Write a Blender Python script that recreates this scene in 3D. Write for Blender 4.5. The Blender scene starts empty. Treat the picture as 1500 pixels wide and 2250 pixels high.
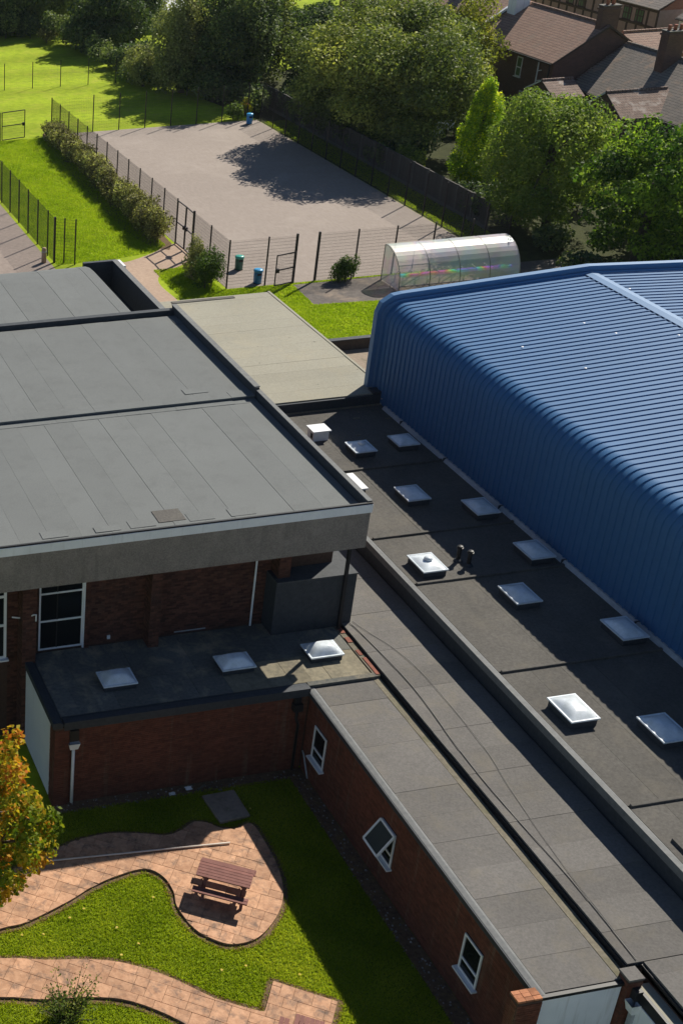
import bpy, math, random
import numpy as np
from mathutils import Vector, Matrix
rng = np.random.default_rng(7)
random.seed(7)
SC = bpy.context.scene
COL = SC.collection

# ------------------------------------------------------------------ camera, world, sun, exposure
def setup():
    F, PX, PY = 3094.653, -187.5, 1125.0
    yaw, pit, roll = .180889479, .508068930, -.026021852
    cy, sy, cp, sp = math.cos(yaw), math.sin(yaw), math.cos(pit), math.sin(pit)
    fwd = Vector((sy*cp, cy*cp, -sp)); right = Vector((cy, -sy, 0)); up = right.cross(fwd)
    c, s = math.cos(roll), math.sin(roll)
    r2 = c*right+s*up; u2 = -s*right+c*up
    cam = bpy.data.cameras.new('camera'); co = bpy.data.objects.new('camera', cam); COL.objects.link(co)
    m = Matrix(((r2.x, u2.x, -fwd.x, 0), (r2.y, u2.y, -fwd.y, 0), (r2.z, u2.z, -fwd.z, 30), (0, 0, 0, 1)))
    co.matrix_world = m
    cam.sensor_fit = 'VERTICAL'; cam.sensor_height = 36; cam.lens = F/2250*36
    cam.shift_x = (750-PX)/2250; cam.shift_y = 0
    cam.clip_end = 2000
    SC.camera = co
    EL, AZ = math.radians(40.6), math.radians(37.2)
    w = bpy.data.worlds.new('World'); SC.world = w; w.use_nodes = True
    nt = w.node_tree; bg = nt.nodes['Background']
    sky = nt.nodes.new('ShaderNodeTexSky'); sky.sky_type = 'NISHITA'; sky.sun_disc = False
    sky.altitude = 2500; sky.dust_density = .4; sky.sun_elevation = EL; sky.sun_rotation = math.pi/2-AZ
    nt.links.new(sky.outputs[0], bg.inputs[0]); bg.inputs[1].default_value = .063
    sl = bpy.data.lights.new('sun', 'SUN'); sl.energy = 5.0; sl.angle = math.radians(.5); sl.color = (1, .94, .83)
    so = bpy.data.objects.new('sun', sl); COL.objects.link(so)
    d = Vector((math.cos(EL)*math.cos(AZ), math.cos(EL)*math.sin(AZ), math.sin(EL)))
    so.rotation_euler = d.to_track_quat('Z', 'Y').to_euler(); so.location = d*200
    vs = SC.view_settings
    vs.view_transform = 'Standard'; vs.look = 'None'; vs.gamma = 1; vs.use_curve_mapping = False
    vs.exposure = 0.42
setup()

# ------------------------------------------------------------------ materials
def ramp(nt, stops):
    r = nt.nodes.new('ShaderNodeValToRGB'); e = r.color_ramp.elements
    while len(e) < len(stops): e.new(.5)
    for k, (p, c) in zip(e, stops): k.position = p; k.color = (*c, 1)
    return r
def N(nt, t, **kw):
    n = nt.nodes.new(t)
    for k, v in kw.items():
        if k[0] == '_': n.inputs[k[1:]].default_value = v
        else: setattr(n, k, v)
    return n
def math_n(nt, op, a, b):
    m = nt.nodes.new('ShaderNodeMath'); m.operation = op
    for i, v in enumerate((a, b)):
        if isinstance(v, (int, float)): m.inputs[i].default_value = v
        else: nt.links.new(v, m.inputs[i])
    return m.outputs[0]
def M(name, c1, c2, scale=4, rough=.8, bump=.15, bscale=None, big=.25, bigscale=.35, var=0, stretch=None, spec=.3, coat=0,
      metal=0, stain=None, stainscale=.6, stainamt=.5, speck=None, detail=8, streak=None, band=None):
    m = bpy.data.materials.new(name); m.use_nodes = True; nt = m.node_tree; L = nt.links.new
    b = nt.nodes['Principled BSDF']
    g = N(nt, 'ShaderNodeNewGeometry'); pos = g.outputs['Position']
    v = pos
    if stretch:
        mp = N(nt, 'ShaderNodeMapping'); mp.inputs['Scale'].default_value = stretch; L(pos, mp.inputs[0]); v = mp.outputs[0]
    n1 = N(nt, 'ShaderNodeTexNoise', _Scale=scale, _Detail=detail, _Roughness=.62); L(v, n1.inputs['Vector'])
    r = ramp(nt, [(.3, c1), (.7, c2)]); L(n1.outputs[0], r.inputs[0]); col = r.outputs[0]
    if stain:
        n3 = N(nt, 'ShaderNodeTexNoise', _Scale=stainscale, _Detail=7, _Roughness=.7, _Distortion=.4); L(pos, n3.inputs['Vector'])
        r3 = ramp(nt, [(.5, (0, 0, 0)), (.68, (stainamt,)*3)]); L(n3.outputs[0], r3.inputs[0])
        mx = N(nt, 'ShaderNodeMix', data_type='RGBA'); L(r3.outputs[0], mx.inputs[0]); L(col, mx.inputs[6]); mx.inputs[7].default_value = (*stain, 1); col = mx.outputs[2]
    if streak:
        mp2 = N(nt, 'ShaderNodeMapping'); mp2.inputs['Scale'].default_value = streak[1]; L(pos, mp2.inputs[0])
        n4 = N(nt, 'ShaderNodeTexNoise', _Scale=1, _Detail=5, _Roughness=.6); L(mp2.outputs[0], n4.inputs['Vector'])
        r4 = ramp(nt, [(.56, (0, 0, 0)), (.74, (streak[2],)*3)]); L(n4.outputs[0], r4.inputs[0])
        mx = N(nt, 'ShaderNodeMix', data_type='RGBA'); L(r4.outputs[0], mx.inputs[0]); L(col, mx.inputs[6]); mx.inputs[7].default_value = (*streak[0], 1); col = mx.outputs[2]
    if speck:
        n5 = N(nt, 'ShaderNodeTexNoise', _Scale=speck[1], _Detail=2); L(pos, n5.inputs['Vector'])
        r5 = ramp(nt, [(speck[2], (0, 0, 0)), (speck[2]+.05, (1, 1, 1))]); L(n5.outputs[0], r5.inputs[0])
        mx = N(nt, 'ShaderNodeMix', data_type='RGBA'); L(r5.outputs[0], mx.inputs[0]); L(col, mx.inputs[6]); mx.inputs[7].default_value = (*speck[0], 1); col = mx.outputs[2]
    n2 = N(nt, 'ShaderNodeTexNoise', _Scale=bigscale, _Detail=4); L(pos, n2.inputs['Vector'])
    k = math_n(nt, 'MULTIPLY_ADD', n2.outputs[0], 2*big); nt.nodes[-1].inputs[2].default_value = 1-big
    if band:
        sx = N(nt, 'ShaderNodeSeparateXYZ'); L(pos, sx.inputs[0])
        w = math_n(nt, 'SINE', math_n(nt, 'MULTIPLY', math_n(nt, 'ADD', sx.outputs[band[0]], math_n(nt, 'MULTIPLY', n2.outputs[0], 3)), 6.283/band[1]), 0)
        q = math_n(nt, 'MULTIPLY_ADD', w, band[2]); nt.nodes[-1].inputs[2].default_value = 1
        k = math_n(nt, 'MULTIPLY', k, q)
    if var:
        oi = N(nt, 'ShaderNodeObjectInfo')
        s = math_n(nt, 'ADD', oi.outputs['Random'], g.outputs['Random Per Island'])
        s = math_n(nt, 'FRACT', s, 0)
        q = math_n(nt, 'MULTIPLY_ADD', s, 2*var); nt.nodes[-1].inputs[2].default_value = 1-var
        k = math_n(nt, 'MULTIPLY', k, q)
    vm = N(nt, 'ShaderNodeVectorMath', operation='SCALE'); L(col, vm.inputs[0]); L(k, vm.inputs['Scale'])
    L(vm.outputs[0], b.inputs['Base Color'])
    b.inputs['Roughness'].default_value = rough; b.inputs['Specular IOR Level'].default_value = spec
    b.inputs['Metallic'].default_value = metal; b.inputs['Coat Weight'].default_value = coat; b.inputs['Coat Roughness'].default_value = .15
    if bump:
        nb = N(nt, 'ShaderNodeTexNoise', _Scale=bscale or scale*3, _Detail=6, _Roughness=.7); L(v, nb.inputs['Vector'])
        bp = N(nt, 'ShaderNodeBump', _Strength=bump, _Distance=.02); L(nb.outputs[0], bp.inputs['Height']); L(bp.outputs[0], b.inputs['Normal'])
    return m
def leafmat(name, stops, trans=.35, tcol=1.3, spec=.1):
    m = bpy.data.materials.new(name); m.use_nodes = True; nt = m.node_tree; L = nt.links.new
    b = nt.nodes['Principled BSDF']; out = nt.nodes['Material Output']
    a = N(nt, 'ShaderNodeAttribute', attribute_name='tone')
    r = ramp(nt, stops); L(a.outputs['Fac'], r.inputs[0])
    L(r.outputs[0], b.inputs['Base Color']); b.inputs['Roughness'].default_value = .55; b.inputs['Specular IOR Level'].default_value = spec
    t = N(nt, 'ShaderNodeBsdfTranslucent'); vm = N(nt, 'ShaderNodeVectorMath', operation='MULTIPLY'); L(r.outputs[0], vm.inputs[0])
    vm.inputs[1].default_value = (tcol*1.05, tcol*1.15, tcol*.55); L(vm.outputs[0], t.inputs[0])
    mx = N(nt, 'ShaderNodeMixShader'); mx.inputs[0].default_value = trans; L(b.outputs[0], mx.inputs[1]); L(t.outputs[0], mx.inputs[2]); L(mx.outputs[0], out.inputs[0])
    return m
def brickmat(name, c1, c2, mortar, rough=.9, streak=None, big=.3):
    m = bpy.data.materials.new(name); m.use_nodes = True; nt = m.node_tree; L = nt.links.new
    b = nt.nodes['Principled BSDF']; g = N(nt, 'ShaderNodeNewGeometry')
    sx = N(nt, 'ShaderNodeSeparateXYZ'); L(g.outputs['Position'], sx.inputs[0])
    cx = N(nt, 'ShaderNodeCombineXYZ'); L(math_n(nt, 'ADD', sx.outputs[0], sx.outputs[1]), cx.inputs[0]); L(sx.outputs[2], cx.inputs[1])
    t = N(nt, 'ShaderNodeTexBrick', _Scale=1.0); t.inputs['Brick Width'].default_value = .225; t.inputs['Row Height'].default_value = .075
    t.inputs['Mortar Size'].default_value = .009; t.inputs['Color1'].default_value = (*c1, 1); t.inputs['Color2'].default_value = (*c2, 1); t.inputs['Mortar'].default_value = (*mortar, 1)
    L(cx.outputs[0], t.inputs['Vector'])
    n = N(nt, 'ShaderNodeTexNoise', _Scale=.9, _Detail=8, _Roughness=.65); L(g.outputs['Position'], n.inputs['Vector'])
    k = math_n(nt, 'MULTIPLY_ADD', n.outputs[0], 2*big); nt.nodes[-1].inputs[2].default_value = 1-big
    vm = N(nt, 'ShaderNodeVectorMath', operation='SCALE'); L(t.outputs[0], vm.inputs[0]); L(k, vm.inputs['Scale'])
    L(vm.outputs[0], b.inputs['Base Color']); b.inputs['Roughness'].default_value = rough
    bp = N(nt, 'ShaderNodeBump', _Strength=.5, _Distance=.01); bp.invert = True; L(t.outputs['Fac'], bp.inputs['Height']); L(bp.outputs[0], b.inputs['Normal'])
    return m
def tilemat(name, c1, c2, c3, row=.26, w=.2, lichen=(.35, .32, .27), la=.4):
    # roof tiles: courses follow the height (z), columns follow y (or x)
    m = bpy.data.materials.new(name); m.use_nodes = True; nt = m.node_tree; L = nt.links.new
    b = nt.nodes['Principled BSDF']; g = N(nt, 'ShaderNodeNewGeometry')
    sx = N(nt, 'ShaderNodeSeparateXYZ'); L(g.outputs['Position'], sx.inputs[0])
    cx = N(nt, 'ShaderNodeCombineXYZ'); L(math_n(nt, 'ADD', sx.outputs[0], sx.outputs[1]), cx.inputs[0]); L(math_n(nt, 'MULTIPLY', sx.outputs[2], 1.9), cx.inputs[1])
    t = N(nt, 'ShaderNodeTexBrick', _Scale=1.0); t.inputs['Brick Width'].default_value = w; t.inputs['Row Height'].default_value = row
    t.inputs['Mortar Size'].default_value = .02; t.inputs['Color1'].default_value = (*c1, 1); t.inputs['Color2'].default_value = (*c2, 1); t.inputs['Mortar'].default_value = tuple(x*.4 for x in c1)+(1,)
    L(cx.outputs[0], t.inputs['Vector'])
    n = N(nt, 'ShaderNodeTexNoise', _Scale=1.1, _Detail=9, _Roughness=.7); L(g.outputs['Position'], n.inputs['Vector'])
    r = ramp(nt, [(.52, (0, 0, 0)), (.66, (la,)*3)]); L(n.outputs[0], r.inputs[0])
    mx = N(nt, 'ShaderNodeMix', data_type='RGBA'); L(r.outputs[0], mx.inputs[0]); L(t.outputs[0], mx.inputs[6]); mx.inputs[7].default_value = (*c3, 1)
    n2 = N(nt, 'ShaderNodeTexNoise', _Scale=3.5, _Detail=8, _Roughness=.75); L(g.outputs['Position'], n2.inputs['Vector'])
    r2 = ramp(nt, [(.6, (0, 0, 0)), (.68, (.75*la,)*3)]); L(n2.outputs[0], r2.inputs[0])
    m2 = N(nt, 'ShaderNodeMix', data_type='RGBA'); L(r2.outputs[0], m2.inputs[0]); L(mx.outputs[2], m2.inputs[6]); m2.inputs[7].default_value = (*lichen, 1)
    L(m2.outputs[2], b.inputs['Base Color']); b.inputs['Roughness'].default_value = .85
    bp = N(nt, 'ShaderNodeBump', _Strength=.7, _Distance=.03); bp.invert = True; L(t.outputs['Fac'], bp.inputs['Height']); L(bp.outputs[0], b.inputs['Normal'])
    return m
def glassmat(name, col=(.02, .025, .03), rough=.05):
    m = bpy.data.materials.new(name); m.use_nodes = True; b = m.node_tree.nodes['Principled BSDF']
    b.inputs['Base Color'].default_value = (*col, 1); b.inputs['Roughness'].default_value = rough; b.inputs['Specular IOR Level'].default_value = .2
    return m

mt = {}
mt['felt_main'] = M('felt_main', (.13, .139, .139), (.168, .177, .174), 22, .85, .3, 90, .1, .5, .045, spec=.25, stain=(.115, .12, .118), stainscale=1.6, stainamt=.4)
mt['felt_dark'] = M('felt_dark', (.085, .08, .073), (.135, .126, .115), 14, .9, .35, 80, .3, .4, .09, spec=.2, stain=(.17, .16, .135), stainscale=.8, stainamt=.55)
mt['felt_flat'] = M('felt_flat', (.076, .072, .065), (.122, .115, .105), 12, .9, .35, 80, .3, .45, .06, spec=.2, stain=(.15, .135, .11), stainscale=.7, stainamt=.5)
mt['felt_wing'] = M('felt_wing', (.113, .107, .1), (.166, .156, .146), 16, .9, .35, 80, .28, .5, .1, spec=.2, stain=(.185, .165, .13), stainscale=.9, stainamt=.5)
mt['felt_beige'] = M('felt_beige', (.27, .255, .205), (.33, .315, .255), 10, .9, .3, 70, .12, .35, .05, spec=.2, stain=(.36, .32, .23), stainscale=.5, stainamt=.4, speck=((.12, .11, .09), 3.0, .735))
mt['felt_stub'] = M('felt_stub', (.09, .095, .09), (.16, .155, .135), 9, .9, .35, 60, .35, .6, .12, spec=.2, stain=(.33, .28, .19), stainscale=1.1, stainamt=.8)
mt['felt_edge'] = M('felt_edge', (.03, .036, .044), (.05, .056, .065), 8, .7, .2, 60, .15)
mt['felt_edge2'] = M('felt_box_top', (.05, .055, .06), (.08, .085, .09), 8, .8, .2, 60, .2)
mt['felt_silt_sunlit'] = M('silty_felt_sunlit', (.16, .145, .105), (.27, .235, .165), 5, .95, .4, 50, .35, 1.1, .15, stain=(.07, .07, .06), stainscale=1.8, stainamt=.6)  # silty felt with sunlight put into its paler, warmer colour
mt['kerb_grey'] = M('kerb_grey', (.12, .124, .124), (.175, .18, .18), 6, .75, .2, 60, .2)
mt['black'] = M('black_plastic', (.012, .012, .014), (.02, .02, .022), 8, .5, .05)
mt['white'] = M('white_paint', (.72, .74, .76), (.82, .83, .84), 3, .45, .03, big=.06, streak=((.5, .5, .48), (6, 6, .5), .4))
mt['white_panel'] = M('white_panel', (.76, .78, .82), (.84, .85, .88), 1.5, .5, .05, big=.1, streak=((.45, .44, .42), (5, 5, .35), .5))
mt['lead'] = M('pale_flashing', (.3, .32, .34), (.42, .44, .46), 5, .6, .1, big=.2)
mt['pipe_tan'] = M('weathered_plastic', (.5, .43, .37), (.62, .55, .48), 3, .5, .05)
mt['concrete'] = M('pebbledash_concrete', (.16, .138, .12), (.3, .265, .235), 26, .95, .6, 60, .15, .8, stain=(.34, .3, .26), stainscale=1.6, stainamt=.35, streak=((.1, .085, .075), (2.5, 2.5, .3), .45), speck=((.5, .47, .43), 12, .76))
mt['brick'] = M('brick_face', (.105, .037, .023), (.17, .06, .037), 7, .92, .3, 60, .25, .5, .2, stain=(.09, .042, .03), stainscale=1.4, stainamt=.6, streak=((.2, .16, .11), (3.0, 3.0, .22), .5))
mt['brick_main'] = M('brick_face_dark', (.065, .029, .022), (.115, .047, .032), 7, .92, .3, 60, .3, .5, .42, stain=(.06, .035, .03), stainscale=1.4, stainamt=.6)
mt['brick_lit'] = M('brick_face_sunlit', (.3, .12, .06), (.42, .19, .1), 9, .9, .4, 60, .2, .5, .3)  # sunlit copy of the brick for the pier top, sun put into the colour
mt['mortar'] = M('mortar', (.07, .04, .03), (.1, .06, .045), 8, .95, .3, 40, .2)
mt['rust'] = M('red_flashing', (.15, .045, .03), (.25, .085, .05), 7, .8, .3, 40, .4, 2.0)
mt['moss'] = M('mossy_felt', (.13, .115, .085), (.21, .185, .14), 8, .95, .5, 50, .4, 1.2, stain=(.1, .1, .05), stainscale=2.0, stainamt=.6)
mt['blue'] = M('blue_steel', (.04, .126, .272), (.047, .14, .298), 3, .55, .0, big=.1, bigscale=.3, spec=.14, coat=0, streak=((.055, .14, .27), (.25, 2.6, .25), .5), speck=((.42, .47, .52), 4.6, .83))
mt['blue_trim'] = M('blue_trim', (.07, .17, .33), (.08, .185, .35), 3, .5, .0, big=.06, spec=.3, coat=0)
mt['pave'] = M('stamped_concrete', (.35, .18, .1), (.58, .335, .2), 6, .75, .6, 9, .16, 1.2, .14, spec=.3, stain=(.13, .09, .07), stainscale=2.6, stainamt=.9, detail=12)
mt['pave_base'] = M('paving_joint', (.2, .125, .08), (.34, .21, .14), 9, .9, .3, 40, .2)
mt['slab'] = M('old_slab', (.24, .19, .15), (.34, .27, .2), 7, .9, .4, 40, .25, stain=(.13, .12, .07), stainscale=2, stainamt=.6)
mt['conc_reflector'] = M('reflector_concrete', (.46, .45, .44), (.55, .54, .53), 2, .9, .3, 20, .15)  # pale, for the added light bouncing sheet only
mt['soil'] = M('soil', (.09, .055, .035), (.2, .13, .075), 9, .95, .8, 30, .4, 1.5, stain=(.2, .13, .04), stainscale=3, stainamt=.6)
mt['asphalt'] = M('asphalt', (.27, .225, .195), (.325, .275, .24), 5, .9, .3, 60, .12, .12, spec=.25, stain=(.38, .325, .285), stainscale=.25, stainamt=.5, stretch=(1, .35, 1))
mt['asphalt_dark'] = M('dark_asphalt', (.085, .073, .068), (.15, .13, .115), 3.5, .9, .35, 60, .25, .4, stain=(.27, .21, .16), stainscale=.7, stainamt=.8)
mt['path'] = M('pale_path', (.34, .235, .17), (.44, .32, .235), 4, .85, .3, 40, .15)
mt['tarmac'] = M('brown_tarmac', (.22, .175, .15), (.3, .245, .21), 4, .9, .3, 40, .15)
mt['grass'] = M('grass_field', (.19, .27, .01), (.32, .40, .02), 1.6, .95, .9, 14, .25, .12, spec=.1, stain=(.36, .36, .05), stainscale=.5, stainamt=.5, detail=12, band=(1, 7.0, .12))
mt['grass_near'] = M('grass_lawn', (.12, .18, .008), (.22, .28, .016), 7, .95, .9, 40, .3, .6, spec=.1, detail=12)
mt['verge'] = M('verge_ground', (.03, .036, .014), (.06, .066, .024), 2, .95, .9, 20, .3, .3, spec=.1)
mt['post'] = M('fence_post_paint', (.018, .013, .018), (.03, .022, .028), 5, .5, .05, big=.1)
mt['wire'] = M('fence_wire', (.02, .018, .02), (.03, .028, .03), 5, .5, 0, big=.1)
mt['galv'] = M('galvanised', (.25, .24, .23), (.33, .32, .31), 5, .5, .05, metal=.4)
mt['wood_dark'] = M('table_wood', (.16, .06, .048), (.24, .098, .078), 5, .7, .35, 30, .15, 1.0, .12, stretch=(1, 1, 6))
mt['wood_fence'] = M('fence_boards', (.05, .045, .042), (.085, .078, .07), 6, .9, .4, 30, .2, .6, .2, stretch=(4, 4, .6))
mt['conc_post'] = M('concrete_post', (.1, .095, .088), (.16, .155, .14), 6, .9, .3, 30, .15)
mt['bark'] = M('bark', (.07, .052, .04), (.13, .1, .075), 6, .95, .8, 20, .2, stretch=(3, 3, .5))
mt['bin_blue'] = M('bin_blue', (.012, .19, .5), (.02, .24, .58), 4, .4, .03, big=.08, spec=.5)
mt['bin_green'] = M('bin_green', (.01, .1, .07), (.02, .14, .1), 4, .4, .03, big=.08, spec=.5)
mt['lid_blue'] = M('bin_lid_blue', (.05, .35, .7), (.06, .4, .75), 4, .35, .02, big=.05, spec=.5)
mt['lid_green'] = M('bin_lid_green', (.06, .42, .33), (.08, .48, .38), 4, .35, .02, big=.05, spec=.5)
mt['tile_red'] = tilemat('red_roof_tiles', (.27, .16, .115), (.37, .225, .165), (.24, .175, .135), la=.7)
mt['tile_grey'] = tilemat('grey_roof_tiles', (.2, .175, .15), (.28, .24, .205), (.36, .25, .175), la=.75)
mt['tile_old'] = tilemat('mottled_roof_tiles', (.2, .13, .1), (.29, .19, .145), (.5, .43, .38), la=.85)
mt['brick_house'] = brickmat('house_brick', (.11, .055, .042), (.17, .08, .055), (.12, .095, .08))
mt['brick_red'] = brickmat('red_house_brick', (.26, .1, .06), (.33, .14, .085), (.22, .16, .12))
mt['render'] = M('pink_render', (.32, .24, .21), (.4, .3, .26), 3, .9, .2, 20, .15)
mt['timber'] = M('dark_timber', (.055, .04, .032), (.09, .065, .05), 6, .8, .2, 30)
mt['glass'] = glassmat('window_glass', (.008, .01, .012), .05)
mt['glass_lit'] = glassmat('house_glass_lit', (.12, .2, .1), .15)  # green light on the panes put into the glass colour
mt['stone'] = M('gravel_stone', (.2, .18, .16), (.34, .31, .28), 6, .9, .4, 40, .2, 1, .45)
mt['cloth'] = M('white_cloth', (.7, .7, .72), (.8, .8, .8), 3, .9, .1, 10, .1)
mt['terracotta'] = M('terracotta', (.3, .11, .07), (.4, .16, .1), 4, .8, .2)

def mat_dome():
    m = bpy.data.materials.new('skylight_dome'); m.use_nodes = True; nt = m.node_tree; b = nt.nodes['Principled BSDF']
    oi = N(nt, 'ShaderNodeObjectInfo'); g = N(nt, 'ShaderNodeNewGeometry')
    n = N(nt, 'ShaderNodeTexNoise', _Scale=4.5, _Detail=7, _Roughness=.7); nt.links.new(g.outputs['Position'], n.inputs['Vector'])
    r = ramp(nt, [(.35, (.8, .86, .92)), (.72, (.6, .66, .68))]); nt.links.new(n.outputs[0], r.inputs[0])
    q = math_n(nt, 'MULTIPLY_ADD', oi.outputs['Random'], .22); nt.nodes[-1].inputs[2].default_value = .82
    vm = N(nt, 'ShaderNodeVectorMath', operation='SCALE'); nt.links.new(r.outputs[0], vm.inputs[0]); nt.links.new(q, vm.inputs['Scale']); nt.links.new(vm.outputs[0], b.inputs['Base Color'])
    b.inputs['Roughness'].default_value = .2; b.inputs['Specular IOR Level'].default_value = .7
    return m
mt['dome'] = mat_dome()
def mat_shelter():
    m = bpy.data.materials.new('clear_polycarbonate'); m.use_nodes = True; nt = m.node_tree; b = nt.nodes['Principled BSDF']
    out = nt.nodes['Material Output']
    b.inputs['Base Color'].default_value = (.6, .62, .6, 1); b.inputs['Roughness'].default_value = .33; b.inputs['IOR'].default_value = 1.75
    b.inputs['Thin Film Thickness'].default_value = 520; b.inputs['Thin Film IOR'].default_value = 1.7
    g = N(nt, 'ShaderNodeNewGeometry'); n = N(nt, 'ShaderNodeTexNoise', _Scale=.9, _Detail=2); nt.links.new(g.outputs['Position'], n.inputs['Vector'])
    k = math_n(nt, 'MULTIPLY_ADD', n.outputs[0], 900); nt.nodes[-1].inputs[2].default_value = 150
    nt.links.new(k, b.inputs['Thin Film Thickness'])
    b.inputs['Metallic'].default_value = 0
    t = N(nt, 'ShaderNodeBsdfTransparent')
    n2 = N(nt, 'ShaderNodeTexNoise', _Scale=.6, _Detail=2); nt.links.new(g.outputs['Position'], n2.inputs['Vector'])
    h = N(nt, 'ShaderNodeHueSaturation'); h.inputs['Color'].default_value = (.93, .88, .84, 1); nt.links.new(math_n(nt, 'MULTIPLY', n2.outputs[0], 3), h.inputs['Hue'])  # pastel rainbow sheen painted into the panel tint
    nt.links.new(h.outputs[0], t.inputs[0]); nt.links.new(h.outputs[0], b.inputs['Base Color'])
    mx = N(nt, 'ShaderNodeMixShader'); mx.inputs[0].default_value = .5
    nt.links.new(t.outputs[0], mx.inputs[1]); nt.links.new(b.outputs[0], mx.inputs[2]); nt.links.new(mx.outputs[0], out.inputs[0])
    return m
mt['poly'] = mat_shelter()
def mat_painted_sheen():
    m = bpy.data.materials.new('painted_rainbow_rail'); m.use_nodes = True; nt = m.node_tree; b = nt.nodes['Principled BSDF']
    g = N(nt, 'ShaderNodeNewGeometry'); n = N(nt, 'ShaderNodeTexNoise', _Scale=.55, _Detail=1); nt.links.new(g.outputs['Position'], n.inputs['Vector'])
    h = N(nt, 'ShaderNodeHueSaturation'); h.inputs['Color'].default_value = (1, .12, .1, 1); k = math_n(nt, 'MULTIPLY', n.outputs[0], 3.2); nt.links.new(k, h.inputs['Hue'])  # rainbow sheen painted as base colour along the rail
    nt.links.new(h.outputs[0], b.inputs['Base Color']); b.inputs['Roughness'].default_value = .25; return m
mt['sheen'] = mat_painted_sheen()

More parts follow.
